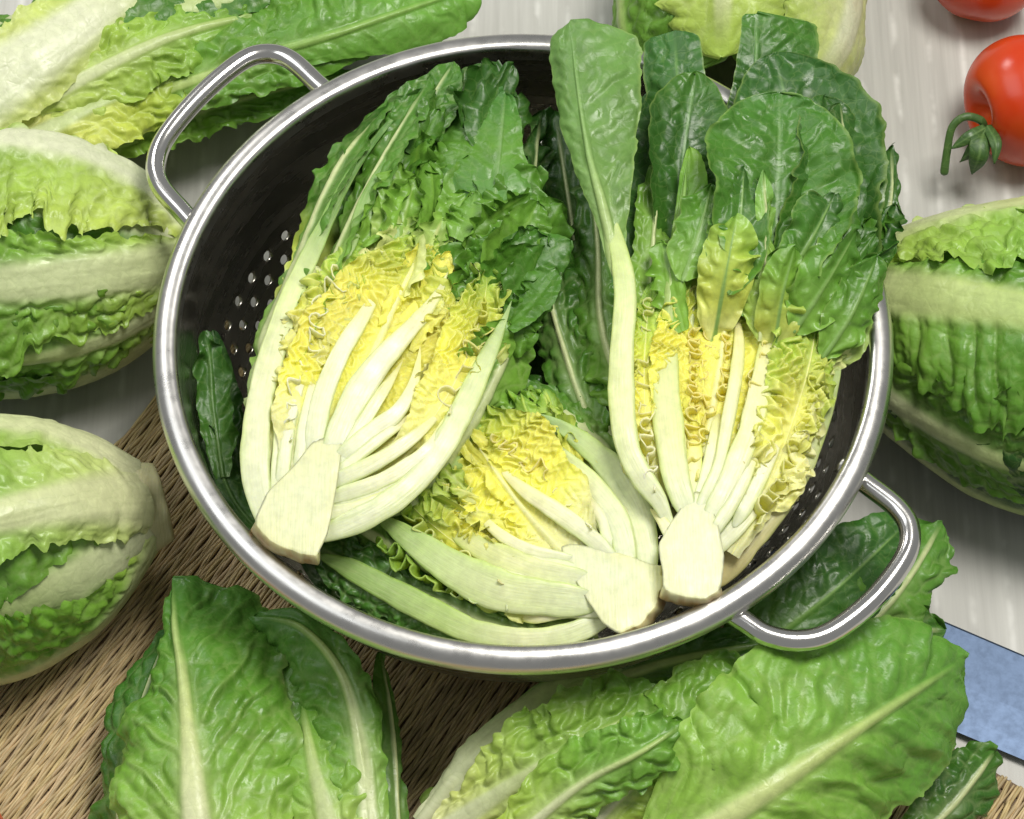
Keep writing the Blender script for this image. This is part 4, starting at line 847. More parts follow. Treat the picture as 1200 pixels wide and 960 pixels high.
# ======== C: the right half
def half_right():
    zc = 11.2
    H = thing('lettuce_half', 'right halved romaine lettuce with dark green tips rising over the far rim', 'lettuce', base_of([(810, 660)], 8), HALVES)
    base = (815, 640)
    # leaves behind, from the outside in
    DK = dict(c_rib=(104, 148, 76), bul=(0.08, 1.2), vein=(0.03, 7), wrk=0.06, rim=0.55)
    leaf(H, [(880, 200), (884, 110), (886, 50), (886, 16)], [44, 34, 24, 18], [44, 66, 80, 82], z=(10.6, 11.4, 12.0, 12.3), roll=[0, 6, 10, 12], curl=[-10, 5, 18], c_in=[MGREEN, DGREEN, DGREEN, MGREEN], rib=[4, 2, 1], ribh=.05, tip=0.03, tooth=0.05, nu=100, nv=30, **DK)
    leaf(H, [(795, 300), (798, 180), (790, 36)], [30, 44, 44, 40], [28, 38, 36, 32], z=(10.0, 11.2, 12.0), roll=[0, -10, -15], curl=18, c_in=[MGREEN, DGREEN, (60, 110, 44)], rib=2, ribh=.05, tip=0.03, tooth=0.05, nu=90, nv=26, **DK)
    leaf(H, [(935, 400), (934, 260), (926, 150), (908, 62)], [60, 84, 90, 84, 70], [60, 96, 112, 110, 90], z=(9.8, 10.9, 11.8, 12.4), roll=[0, 5, 5, 5], curl=[-50, -42, -34, -16], c_in=[MGREEN, DGREEN, DGREEN, (52, 100, 38)], rib=[4, 2.5, 1.2], ribh=.04, tip=0.35, tooth=0.05, wave=0.35, nu=120, nv=36, **DK)
    leaf(H, [(794, 290), (800, 190), (815, 84)], [26, 48, 54, 46], [30, 50, 54, 44], z=(10.6, 11.7, 12.5), roll=[0, 0, 4], curl=[-60, -60, -30], c_in=[MGREEN, DGREEN, DGREEN, MGREEN], rib=2, ribh=.04, tip=0.4, tooth=0.05, wave=0.3, nu=100, nv=32, **DK)
    leaf(H, [(905, 400), (950, 300), (980, 210), (966, 112)], [40, 60, 60, 50], [40, 60, 66, 44], z=(10.4, 11.4, 12.1, 12.4), roll=[15, 20, 25], curl=[-40, -30, -10], c_in=[GREEN, MGREEN, DGREEN, DGREEN], rib=[3, 2, 1], ribh=.04, tip=0.3, tooth=0.08, wave=0.3, ruf=(0.14, 4, 1.6), nu=100, nv=30, **DK)
    leaf(H, [(906, 330), (910, 250), (913, 180), (913, 108)], [56, 90, 96, 88], [60, 96, 98, 86], z=(12.1, 12.5, 12.9, 13.1), roll=[0, 2, 2], curl=[-50, -42, -14], c_in=[GREEN, MGREEN, MGREEN, (70, 122, 44)], rib=[3, 2, 1], ribh=-0.03, tip=0.5, tooth=0.03, wave=0.4, ruf=(0.08, 3, 2), nu=130, nv=40, **{**DK, 'bul': (0.13, 1.3)})
    leaf(H, [(745, 340), (768, 220), (776, 96)], [30, 46, 46, 36], z=(9.8, 10.8, 11.4), roll=-10, curl=10, c_in=[MGREEN, DGREEN, XGREEN], rib=3, ribh=.05, c_rib=(110, 150, 84), bul=(0.06, 0.9), ruf=(0.15, 4, 1.4), nu=90)
    scatter(H, base, [(780, 340), (800, 260), (860, 300), (960, 290), (1000, 210), (1036, 280), (1010, 380), (930, 350)], 18, zc - 0.1, [(0, LGREEN), (0.3, GREEN), (0.6, MGREEN), (1, DGREEN)], seed=31, size=(70, 120), hw=(18, 32), z=(-0.4, 0.7), roll=40, ruf=(0.2, 5, 1.3), curl=45, bul=(0.07, 0.8))
    CV = dict(ruf=(0.2, 4, 1.3), bul=(0.09, 0.9), wrk=0.08, wave=0.3, tooth=0.08, rim=0.5, nu=90, nv=24, ribh=0.05, base=0.3)
    for pts, hw, zz, rl, cu, cc in (
        ([(852, 345), (866, 268), (872, 196)], [26, 38, 36, 26], (12.2, 13.0, 13.3), [-8, -5, 0], [-30, -10, 20], [GREEN, MGREEN, DGREEN]),
        ([(910, 345), (948, 285), (978, 228)], [24, 36, 36, 26], (12.2, 13.0, 13.2), [12, 14, 16], [-30, 0, 25], [GREEN, MGREEN, DGREEN]),
        ([(930, 390), (966, 335), (1004, 270)], [24, 36, 38, 26], (11.5, 12.4, 12.6), [14, 20, 22], [-20, 10, 30], [LGREEN, GREEN, MGREEN]),
        ([(965, 420), (1000, 365), (1028, 300)], [20, 30, 30, 20], (10.9, 11.7, 12.0), [20, 26, 30], [0, 20, 30], [LGREEN, GREEN, MGREEN]),
        ([(836, 400), (850, 325), (864, 250)], [18, 30, 34, 26], (10.7, 12.7, 13.7), [-6, 0, 0], [10, 20, 30], [(0, PYEL), (0.3, (204, 212, 92)), (0.7, LIME), (1, LGREEN)]),
        ([(906, 420), (916, 350), (932, 288)], [16, 26, 28, 20], (10.7, 12.4, 13.3), [8, 8, 10], [10, 20, 30], [(0, PYEL), (0.3, (196, 208, 90)), (0.7, LGREEN), (1, GREEN)]),
        ([(800, 330), (820, 270), (834, 216)], [20, 30, 30, 22], (12.0, 12.6, 12.8), [-10, -10, -6], [-20, 5, 20], [LGREEN, GREEN, MGREEN])):
        leaf(H, pts, hw, z=zz, roll=rl, curl=cu, c_in=cc, c_rib=(134, 172, 92), rib=[3, 2, 1], **CV)
    # right edge leaves, on edge
    leaf(H, [(960, 400), (1010, 320), (1032, 220), (1022, 116)], [34, 44, 34, 18], [26, 36, 30, 18], z=(9.9, 10.6, 11.0, 11.4), roll=[40, 48, 50], curl=20, c_in=[GREEN, MGREEN, DGREEN], ruf=(0.2, 6, 1.2), rib=2, bul=(0.08, 0.6), tooth=0.16, nu=100)
    leaf(H, [(950, 440), (1000, 350), (1040, 250), (1046, 170)], [20, 26, 26, 14], [20, 28, 26, 14], z=(9.6, 10.0, 10.4, 10.7), roll=[30, 40, 40], curl=15, c_in=[LGREEN, MGREEN, DGREEN], ruf=(0.26, 6, 1.2), rib=2, bul=(0.08, 0.6), tooth=0.2, nu=100)
    leaf(H, [(955, 320), (990, 220), (985, 120)], [20, 34, 24], [16, 26, 20], z=(11.0, 12.0, 12.4), roll=[30, 40, 45], curl=25, c_in=[MGREEN, DGREEN, DGREEN], ruf=(0.14, 4, 1.2), rib=2, bul=(0.08, 0.6), tooth=0.1, nu=80)
    # left: dark leaves in the gap between the halves
    leaf(H, [(725, 560), (690, 400), (672, 270), (650, 130)], [16, 46, 50, 40], [20, 40, 44, 50], z=(8.6, 8.4, 8.8, 9.6), roll=[-20, -20, -10], curl=20, c_in=[GREEN, MGREEN, DGREEN, DGREEN], ruf=(0.24, 6, 1.2), rib=[5, 3, 2], bul=(0.14, 0.8), tooth=0.12, nu=110)
    leaf(H, [(735, 480), (705, 380), (700, 280), (690, 200)], [20, 52, 48, 26], [10, 20, 24, 20], z=(9.4, 9.6, 9.9, 10.4), roll=[-25, -25, -20], curl=30, c_in=[LGREEN, GREEN, MGREEN, DGREEN], ruf=(0.22, 6, 1.2), rib=[5, 3, 2], bul=(0.14, 0.7), tooth=0.14, nu=110)
    leaf(H, [(700, 520), (664, 420), (640, 330), (628, 240)], [22, 36, 34, 22], [18, 34, 38, 24], z=(8.4, 8.7, 9.0, 9.3), roll=[-15, -20, -20], curl=15, c_in=[GREEN, MGREEN, DGREEN], ruf=(0.24, 6, 1.2), rib=[4, 3, 2], bul=(0.16, 0.7), tooth=0.14, nu=110)
    leaf(H, [(738, 560), (704, 540), (640, 500), (600, 440)], [22, 46, 46, 26], z=(7.6, 7.4, 7.4, 7.6), roll=0, curl=10, c_in=[GREEN, MGREEN, DGREEN], ruf=(0.2, 6, 1.2), rib=[4, 3, 2], bul=(0.14, 0.8), tooth=0.12)
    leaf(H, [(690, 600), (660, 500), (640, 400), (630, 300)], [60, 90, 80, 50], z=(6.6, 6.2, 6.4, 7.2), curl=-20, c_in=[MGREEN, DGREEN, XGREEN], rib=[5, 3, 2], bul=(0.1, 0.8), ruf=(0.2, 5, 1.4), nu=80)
    # heart
    leaf(H, [(815, 620), (835, 500), (850, 400), (862, 300)], [36, 90, 100, 60], [36, 90, 110, 60], z=(9.0, 8.9, 9.2, 9.8), curl=-40, c_in=R_LG, rib=[8, 5, 2], ruf=(0.2, 8, 1.4), bul=(0.12, 0.6), nu=110, nv=34)
    leaf(H, [(815, 600), (832, 500), (846, 410), (858, 325)], [26, 70, 84, 60], z=(10.5, 10.75, 10.88, 11.0), curl=-14, c_in=[(0, WHITE), (0.1, CREAM), (0.24, PYEL), (0.38, YEL), (0.68, YEL), (0.86, (196, 208, 84)), (1, LGREEN)], rib=[6, 4, 2], ruf=(0.1, 6, 1.4), bul=(0.06, 0.42), crimp=(0.24, 0.42, 0.18, 0.7), vein=(0, 14), nu=240, nv=76, mat=M_HEART, c_rib=[CREAM, PYEL])
    # leaf with its margin rolled in beside the second rib
    leaf(H, [(783, 400), (786, 330), (797, 250), (808, 172)], [4, 5, 8, 8], [10, 26, 36, 26], z=(11.0, 11.5, 11.9, 12.0), roll=[0, -12, -18], curl=[20, -30, -40], c_in=[(0, LIME), (0.4, (150, 184, 80)), (0.75, GREEN), (1, LGREEN)], rib=[7, 5, 3, 2], ribh=0.2, c_rib=[(190, 206, 130), (150, 186, 96), (120, 168, 76)], bul=(0.06, 0.6), vein=(0.03, 7), tooth=0.06, nu=90)
    leaf(H, [(800, 430), (818, 340), (838, 290), (852, 240)], [16, 26, 36, 30], [16, 26, 30, 22], z=(10.6, 11.3, 11.6, 11.6), roll=[-10, -10, 0], curl=15, c_in=[PYEL, (206, 206, 90), LIME, LGREEN], ruf=(0.2, 5, 1.2), bul=(0.1, 0.6), rib=[4, 3, 1], tooth=0.12, nu=90)
    leaf(H, [(890, 400), (896, 320), (897, 260), (895, 200)], [10, 24, 22, 8, 12, 3], [10, 26, 22, 8, 10, 3], z=(11.2, 12.3, 13.0, 13.4), roll=[0, 0, 0], base=0.25, curl=18, c_in=[(0, LIME), (0.3, (150, 186, 74)), (0.55, LGREEN), (1, (110, 160, 70))], ruf=(0.14, 4, 1.2), bul=(0.1, 0.5), rib=2, tooth=0.1, nu=100, tip=0.12)
    leaf(H, [(756, 430), (762, 330), (768, 250), (778, 180)], [12, 22, 24, 16], [12, 22, 26, 16], z=(10.4, 10.9, 11.2, 11.2), roll=[20, 20, 10], curl=20, c_in=[(0, LIME), (0.4, LGREEN), (1, GREEN)], ruf=(0.26, 6, 1.0), bul=(0.1, 0.5), rib=2, tooth=0.16, nu=100)
    scatter(H, base, [(742, 560), (740, 400), (752, 330), (776, 330), (774, 450), (770, 560)], 16, zc - 0.45, [(0, PYEL), (0.4, YEL), (0.75, (220, 226, 142)), (1, LGREEN)], seed=21, size=(34, 56), hw=(7, 13), mat=M_HEART)
    scatter(H, base, [(800, 520), (796, 360), (830, 320), (850, 340), (850, 420), (830, 520)], 22, zc - 0.4, [(0, YEL), (0.6, YEL), (1, (228, 228, 138))], seed=22, size=(34, 60), hw=(10, 17), mat=M_HEART)
    scatter(H, base, [(905, 560), (925, 400), (950, 350), (970, 400), (960, 480), (920, 590)], 34, zc - 0.5, [(0, PYEL), (0.4, (238, 236, 172)), (0.7, (196, 202, 90)), (1, LIME)], seed=23, size=(34, 62), hw=(10, 18), mat=M_HEART, ruf=(0.17, 6, 1))
    scatter(H, base, [(920, 360), (945, 300), (1000, 290), (1020, 330), (1000, 400), (970, 420)], 24, zc - 0.4, [(0, (220, 226, 148)), (0.35, LGREEN), (1, GREEN)], seed=24, size=(56, 96), hw=(16, 30))
    scatter(H, base, [(930, 300), (930, 250), (990, 200), (1030, 260), (1020, 310), (960, 320)], 18, zc - 0.1, [(0, GREEN), (1, MGREEN)], seed=25, size=(60, 110), hw=(20, 36))
    scatter(H, base, [(800, 350), (830, 290), (900, 280), (935, 330), (930, 380), (850, 360)], 22, zc - 0.2, [(0, YEL), (0.5, (220, 226, 142)), (1, LGREEN)], seed=26, size=(40, 70), hw=(10, 19))
    FY = ((250, 246, 200), (250, 236, 148), (228, 228, 142))
    leaf(H, [(776, 590), (760, 520), (755, 450), (757, 390), (764, 330)], [8, 15, 17, 17, 12], z=(10.5, 10.9, 11.1, 11.2, 11.2), curl=-10, c_in=[(0, CREAM), (0.2, PYEL), (0.5, YEL), (0.8, LIME), (1, LGREEN)], rib=0.5, ribh=0.02, bul=(0.04, 0.5), crimp=(0.36, 0.34, 0.16, 0.62), vein=(0, 9), ruf=(0.1, 6, 1.2), c_rib=PYEL, nu=200, nv=26, mat=M_HEART)
    leaf(H, [(858, 650), (900, 570), (930, 490), (950, 420), (962, 340)], [10, 30, 42, 44, 30], [8, 22, 30, 34, 26], z=(10.2, 10.6, 10.85, 10.95, 10.9), roll=[10, 12, 14], curl=10, c_in=[(0, CREAM), (0.3, (236, 234, 150)), (0.55, (232, 228, 120)), (0.8, LIME), (1, LGREEN)], c_edge=[CREAM, (226, 224, 120), LIME, LGREEN], rib=0.5, ribh=0.02, bul=(0.05, 0.5), crimp=(0.42, 0.55, 0.24, 0.85), vein=(0, 9), ruf=(0.2, 7, 1.2), c_rib=PYEL, nu=220, nv=46, mat=M_HEART, tooth=0.14)
    frill(H, [(888, 612), (920, 556), (944, 490), (962, 420), (970, 370)], zc - 0.25, 8, 30, 1.2, ((232, 230, 160), (222, 220, 110), (170, 196, 84)))
    frill(H, [(764, 575), (757, 520), (754, 460), (756, 400), (762, 350)], zc, 8, 22, 1.2, ((250, 246, 200), (248, 240, 162), (214, 224, 142)))
    frill(H, [(812, 560), (810, 480), (811, 420), (814, 360), (820, 320)], zc - 0.05, 6, 18, 1.1, ((250, 236, 148), (250, 232, 130), (240, 228, 136)))
    frill(H, [(868, 560), (880, 500), (890, 440), (898, 390)], zc - 0.15, 6, 20, 1.0, ((250, 240, 162), (250, 234, 136), (240, 228, 136)))
    frill(H, [(846, 470), (852, 420), (852, 370), (856, 330)], zc - 0.1, 6, 18, 1.0, ((250, 234, 136), (250, 232, 130), (240, 226, 136)))
    frill(H, [(826, 520), (828, 450), (832, 390), (838, 340)], zc - 0.25, 6, 18, 1.0, ((250, 234, 136), (250, 232, 130), (240, 226, 136)))
    rb = lambda pts, hw, dz, thick=0.42, cols=RIBC, **k: strip(H, pts, hw, z=[zc + q for q in dz], thick=thick, cols=cols, **k)
    rb([(848, 672), (872, 640), (906, 598), (936, 552), (960, 504), (978, 455), (988, 410)], [14, 15, 15, 13, 9, 6, 3], (-1.6, -1.2, -0.9, -0.8, -0.8, -0.8), 0.7, [(0, (206, 190, 140)), (0.5, (200, 202, 146)), (1, (160, 186, 110))], sink=0.1)
    rb([(870, 600), (892, 560), (910, 520), (924, 480)], [7, 8, 6, 3], (-0.2, -0.1, -0.1), 0.3)
    rb([(784, 612), (772, 586), (752, 558), (736, 524), (729, 474), (729, 411), (733, 347), (727, 300), (714, 256), (703, 222), (691, 178), (681, 122)], [8, 11, 12.5, 13.5, 13.5, 13, 12, 10, 7.5, 5.5, 3.5, 2], (-0.2, 0.0, 0.2, 0.4, 0.6, 0.8, 1.0, 1.15, 1.3, 1.5, 1.72, 1.95), 0.6, sink=0.15, cols= 
       [(0, WHITE), (0.3, (222, 226, 172)), (0.7, (196, 212, 140)), (1, (160, 190, 108))])
    rb([(806, 600), (792, 556), (783, 490), (780, 411), (786, 347), (791, 300), (797, 262)], [11, 14, 15, 14, 10, 7, 3], (0.05, 0.15, 0.15, 0.2, 0.3), 0.5, [(0, WHITE), (0.3, (226, 228, 172)), (0.7, (204, 214, 130)), (1, (170, 196, 96))])
    rb([(822, 590), (842, 546), (854, 490), (864, 433), (867, 392), (860, 345)], [6, 6, 6.5, 7, 6, 2], (0.1, 0.2, 0.25, 0.25, 0.2), 0.4, [(0, WHITE), (0.6, (236, 232, 176)), (1, (236, 226, 150))])
    rb([(832, 606), (858, 556), (879, 503), (895, 442), (908, 382), (917, 332)], [9, 11, 12, 12, 11, 6], (0.05, 0.15, 0.2, 0.2, 0.1), 0.45, [(0, WHITE), (0.5, (236, 232, 176)), (1, (214, 214, 130))])
    rb([(842, 616), (866, 576), (884, 530), (894, 496)], [6, 7, 6, 3], (0, 0.05, 0.05), 0.35)
    rb([(812, 590), (813, 553), (815, 515), (816, 492)], [8, 9, 8, 4], (-0.1, -0.05, -0.1), 0.35, [(0, WHITE), (0.6, PYEL), (1, (232, 218, 110))])
    rb([(790, 636), (776, 610), (760, 592)], [6, 6, 3], (-0.2, -0.2, -0.2), 0.3)
    rb([(818, 592), (830, 548), (840, 500), (846, 460)], [6, 7, 6, 2], (-0.1, 0.0, 0.05), 0.3)
    rb([(806, 596), (800, 556), (798, 510), (798, 470)], [6, 7, 6, 2], (-0.15, -0.05, 0.0), 0.3)
    rb([(838, 612), (860, 580), (876, 540), (886, 506)], [7, 8, 6, 2], (-0.15, -0.05, 0.0), 0.3)
    rb([(846, 636), (874, 606), (896, 572), (912, 540)], [8, 9, 8, 3], (-0.5, -0.35, -0.3), 0.3)
    core(H, [(776, 672), (770, 640), (784, 614), (806, 582), (816, 574), (830, 578), (842, 612), (850, 652), (846, 690), (826, 703), (798, 699), (776, 690)], zc - 0.1, 2.7, brown=(8, 9, 10), cols=((232, 234, 196), (226, 228, 180)))
    # the big outer leaf at the left with its blade folded at the midrib
    leaf(H, [(730, 345), (705, 238), (690, 180), (678, 110), (668, 24)], [(0, 4), (0.2, 12), (0.45, 24), (0.7, 34), (1, 34)], [(0, 5), (0.16, 18), (0.36, 44), (0.6, 66), (0.8, 80), (1, 86)], z=(11.5, 12.6, 12.8, 13.0, 13.3), roll=[10, 0, -6, -10], curl=[10, 14, 22, 26], curl_l=[10, 50, 60, 50],
         c_in=[(0, (130, 168, 80)), (0.3, (110, 150, 72)), (1, (104, 146, 72))], c_rib=[(196, 212, 140), (150, 186, 110), (120, 164, 90)], rib=[8, 6, 3, 1.6, 1], ribh=0.12, bul=(0.05, 1.0), vein=(0.05, 7), wrk=0.08, wave=0.3, tip=0.10, tooth=0.05, nu=120, nv=36, rim=0.5)
half_right()

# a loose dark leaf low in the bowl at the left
o = leaf(None, [(262, 560), (250, 480), (246, 425), (240, 388)], [8, 18, 20, 12], [8, 24, 24, 14], z=(6.6, 7.2, 7.8, 8.4), roll=[10, 10, 0], curl=-25, c_in=[MGREEN, DGREEN], c_rib=(100, 140, 74), rib=2, bul=(0.06, 0.6), ruf=(0.2, 5, 1.2), nu=70, nv=14, name='loose_leaf')
tag(o, 'loose small dark green leaf against the bowl wall left of the halved lettuces', 'leaf')

# ------------------------------------------------------------------ the whole lettuces round the colander
WHOLE = 'whole lettuces around the colander'
class Head:
    """a whole lettuce lying on its side: axis from stub to tip, radius along it; leaves are wrapped round it"""
    def __init__(s, name, label, base, tip, rad, ez=None):
        s.b = P(*base); s.t = P(*tip); s.rad = rad
        s.ax = norm(s.t - s.b)
        z = np.array([0, 0, 1.0]); s.e1 = norm(z - np.dot(z, s.ax) * s.ax); e2 = np.cross(s.ax, s.e1)
        s.e2 = e2 if e2[1] < 0 else -e2                       # phi grows towards the viewer
        s.root = thing(name, label, 'lettuce', (s.b + s.t) / 2 * np.array([1, 1, 0]), WHOLE)
    def leaf(s, phi, w, u0=0.0, u1=1.0, off=1.0, twist=0, lift=0.0, wrap=0.92, wl=None, **kw):
        n = 9; us = np.linspace(u0, u1, n); r = prof(s.rad, us) * off
        ph = np.radians(phi + twist * np.linspace(0, 1, n))
        rad = np.cos(ph)[:, None] * s.e1 + np.sin(ph)[:, None] * s.e2
        p3 = s.b + (s.t - s.b) * us[:, None] + rad * (r + lift * np.linspace(0, 1, n) ** 2)[:, None]
        q = np.linspace(0, 1, kw.get('nu', 90)); 
        up = np.stack([np.interp(q, np.linspace(0, 1, n), rad[:, k]) for k in range(3)], 1)
        rr = np.maximum(np.interp(q, np.linspace(0, 1, n), r), 0.8)
        W = prof(w, q); cr = np.degrees(W / rr) * wrap; WL = W if wl is None else prof(wl, q)
        if np.dot(np.cross(s.ax, rad[n // 2]), s.e2 * np.cos(ph[n // 2]) - s.e1 * np.sin(ph[n // 2])) < 0: W, WL = WL, W
        cr = np.degrees(W / rr) * wrap
        return leaf(s.root, None, WL, W, p3=p3, up=up, curl=cr, curl_l=np.degrees(WL / rr) * wrap, wcm=True, **kw)
    def stub(s, r=1.0, ln=0.9, col=(214, 206, 160)):
        m = 40; rows = []; cc = []; a = np.linspace(0, 2 * np.pi, m, endpoint=False)
        for k, (d, q) in enumerate(((-ln, 0.02), (-ln, 0.55), (-ln, 0.86), (-ln * 0.93, 0.97), (-ln * 0.75, 1.0), (0, 1.12), (1.2, 1.3), (2.0, 0.9), (2.4, 0.05))):
            rr = r * q * (1 + 0.06 * np.cos(3 * a + 1) + 0.05 * np.cos(7 * a))
            rows.append(s.b + s.ax * d + s.e1 * (rr * np.cos(a))[:, None] + s.e2 * (rr * np.sin(a))[:, None])
            f = 1.0 if k < 3 else (0.6 if k == 3 else 0.12)
            f = np.clip(f * (0.7 + 0.5 * vnoise(a * 2.1, k * 0.7, 7)), 0, 1)[:, None]
            cc.append(lin(BROWN) * 0.8 * f + lin(col) * (1 - f))
        G = np.array(rows).reshape(-1, 3)
        return new_obj('stub', G, grid_faces(len(rows), m, True), M_CORE, s.root, np.array(cc).reshape(-1, 3), G[:, :2].copy())

OUT_RIB = [(0, (222, 226, 186)), (0.4, (204, 216, 156)), (0.75, (176, 200, 118)), (1, (146, 182, 90))]
LG_BL = [(0, (226, 230, 170)), (0.2, (196, 210, 110)), (0.5, (160, 194, 84)), (1, (124, 172, 66))]
F_BL = [(0, (214, 224, 150)), (0.22, (178, 204, 104)), (0.6, (142, 184, 74)), (1, (126, 174, 64))]
MG_BL = [(0, (206, 216, 140)), (0.2, LGREEN), (0.55, GREEN), (1, MGREEN)]
DG_BL = [(0, (150, 186, 84)), (0.25, GREEN), (0.6, MGREEN), (1, DGREEN)]

# ---- left, pale, large (its stub is under the rim)
h = Head('romaine_lettuce', 'large pale romaine at the left edge beside the rim, white rib along its top', (238, 298, 4.4), (-190, 322, 5.0), [(0, 1.3), (0.12, 2.9), (0.3, 4.5), (0.5, 5.2), (0.8, 5.0), (1, 3.8)])
h.stub(1.2)
for ph in (-120, -60, 0, 60, 120): h.leaf(ph, [1.2, 3.4, 4.8, 4.6], off=0.90, c_in=DG_BL, rib=[1.0, 0.7, 0.3], c_rib=OUT_RIB, bul=(0.12, 0.8), ruf=(0.15, 7, 2), nu=80, nv=24)
h.leaf(-72, [1.2, 3.0, 4.0, 4.2], off=0.985, c_in=LG_BL, c_edge=[LIME, LGREEN], rib=[1.2, 1.0, 0.5], c_rib=OUT_RIB, bul=(0.10, 0.8), ruf=(0.14, 9, 2), nu=110, nv=30, tooth=0.1)
h.leaf(114, [1.0, 1.6, 1.6, 1.6], off=1.0, wl=[1.0, 1.6, 2.2, 2.4], c_in=MG_BL, rib=[1.1, 0.9, 0.7], ribh=0.2, c_rib=OUT_RIB, bul=(0.12, 0.7), ruf=(0.14, 8, 2), nu=110, nv=30)
h.leaf(78, [1.0, 2.2, 2.6, 2.6], off=1.01, wl=[1.0, 2.4, 3.0, 3.0], c_in=[(0, PALE), (0.12, LIME), (0.3, LGREEN), (0.5, GREEN), (1, MGREEN)], rib=[0.5, 0.35, 0.2], c_rib=OUT_RIB, bul=(0.26, 0.75), ruf=(0.2, 8, 1.6), vein=(0.05, 10), wrk=0.08, nu=140, nv=40, tooth=0.14)
h.leaf(40, [1.0, 2.8, 3.4, 3.2], off=1.04, wl=[1.0, 1.6, 1.8, 1.6], c_in=[(0, PALE), (0.15, (170, 200, 90)), (0.4, LGREEN), (0.7, GREEN), (1, MGREEN)], c_edge=[LIME, LGREEN, GREEN], rib=[1.0, 0.85, 0.7, 0.55], ribh=0.18, c_rib=[(0, PALE), (0.5, (216, 226, 172)), (1, PALE)], bul=(0.22, 0.8), ruf=(0.22, 7, 1.6), vein=(0.05, 9), flare=-18, wrk=0.08, nu=150, nv=42, tooth=0.16)
h.leaf(-32, [1.3, 4.0, 5.8, 5.6], off=1.06, wl=[1.2, 1.5, 1.7, 1.7], c_in=[(0, (210, 220, 140)), (0.25, (180, 206, 98)), (0.6, (150, 190, 76)), (1, (110, 164, 60))], c_edge=[(190, 206, 96), LIME, LGREEN], rib=[1.2, 1.05, 0.9, 0.7], ribh=0.2, c_rib=[(0, WHITE), (0.6, (228, 232, 196)), (1, PALE)], bul=(0.16, 0.9), ruf=(0.2, 6, 1.6), vein=(0.06, 7), flare=-6, rim=0.4, wrk=0.09, nu=150, nv=44, tooth=0.2)

# ---- left below: cut end towards the colander
h = Head('romaine_lettuce', 'pale romaine on the straw mat with its browned cut end pointing at the rim', (172, 592, 4.4), (-190, 690, 4.8), [(0, 1.5), (0.12, 2.9), (0.3, 4.3), (0.55, 5.0), (1, 4.6)])
h.stub(1.5, 0.7, (206, 202, 156))
for ph in (-120, -60, 0, 60, 120): h.leaf(ph, [1.3, 3.2, 4.6, 4.6], off=0.90, c_in=MG_BL, rib=[1.2, 0.8, 0.4], c_rib=OUT_RIB, bul=(0.12, 0.8), ruf=(0.15, 7, 2), nu=80, nv=24)
h.leaf(-84, [1.3, 2.8, 3.2, 3.0], off=1.01, c_in=F_BL, c_edge=[LIME, LGREEN], rib=[1.0, 0.7, 0.4], c_rib=OUT_RIB, bul=(0.12, 0.8), ruf=(0.2, 9, 2), nu=110, nv=30, tooth=0.14)
h.leaf(112, [1.3, 1.8, 2.0, 2.0], off=1.0, wl=[1.3, 3.4, 5.2, 5.6], c_in=[(0, LIME), (0.2, LGREEN), (0.5, (116, 172, 54)), (1, GREEN)], rib=[1.4, 1.1, 1.0, 0.9], ribh=0.2, c_rib=[(0, PALE), (1, (200, 214, 160))], bul=(0.18, 0.8), vein=(0.05, 9), wrk=0.08, ruf=(0.16, 8, 1.6), nu=140, nv=40, tooth=0.14)
h.leaf(-40, [1.3, 1.8, 2.0, 2.0], off=1.03, wl=[1.3, 2.0, 2.3, 2.2], c_in=F_BL, rib=[1.5, 1.1, 0.85, 0.75], ribh=0.2, c_rib=[(0, (220, 222, 176)), (0.5, (214, 222, 166)), (1, PALE)], bul=(0.10, 0.9), ruf=(0.12, 7, 1.6), nu=120, nv=34, tooth=0.1)
h.leaf(17, [1.4, 1.7, 1.7, 1.6], off=1.06, wl=[1.4, 2.4, 4.2, 4.4], c_in=[(0, (212, 222, 146)), (0.25, (186, 208, 112)), (0.5, (150, 192, 80)), (1, (128, 178, 66))], rib=[1.3, 0.8, 0.6, 0.55], ribh=0.25, c_rib=[(0, (214, 216, 166)), (0.5, (214, 222, 166)), (1, PALE)], bul=(0.10, 1.0), ruf=(0.14, 6, 1.6), vein=(0.10, 8), pil=0.08, wrk=0.10, nu=140, nv=42, tooth=0.16)

# ---- right
h = Head('romaine_lettuce', 'broad romaine at the right edge below the tomato, broad pale rib across its middle', (968, 356, 4.2), (1400, 470, 5.0), [(0, 1.5), (0.15, 3.4), (0.35, 5.0), (0.6, 6.0), (1, 5.8)])
h.stub(1.4)
for ph in (-120, -60, 0, 60, 120): h.leaf(ph, [1.4, 4.0, 5.4, 5.4], off=0.90, c_in=DG_BL, rib=[1.2, 0.8, 0.4], c_rib=OUT_RIB, bul=(0.14, 0.8), ruf=(0.15, 7, 2), nu=80, nv=24)
h.leaf(-74, [1.3, 3.0, 4.4, 4.4], off=1.0, c_in=LG_BL, c_edge=[LIME, LGREEN], rib=[1.0, 0.8, 0.5], c_rib=OUT_RIB, bul=(0.14, 0.9), ruf=(0.26, 12, 2), nu=130, nv=30, tooth=0.12)
h.leaf(112, [1.4, 2.2, 2.6, 2.6], off=1.0, wl=[1.4, 3.2, 4.6, 4.6], c_in=[(0, GREEN), (0.3, DGREEN), (1, XGREEN)], rib=[1.3, 0.8, 0.6], c_rib=OUT_RIB, bul=(0.10, 0.9), vein=(0.05, 8), vcol=0.7, ruf=(0.1, 8, 2), nu=120, nv=34)
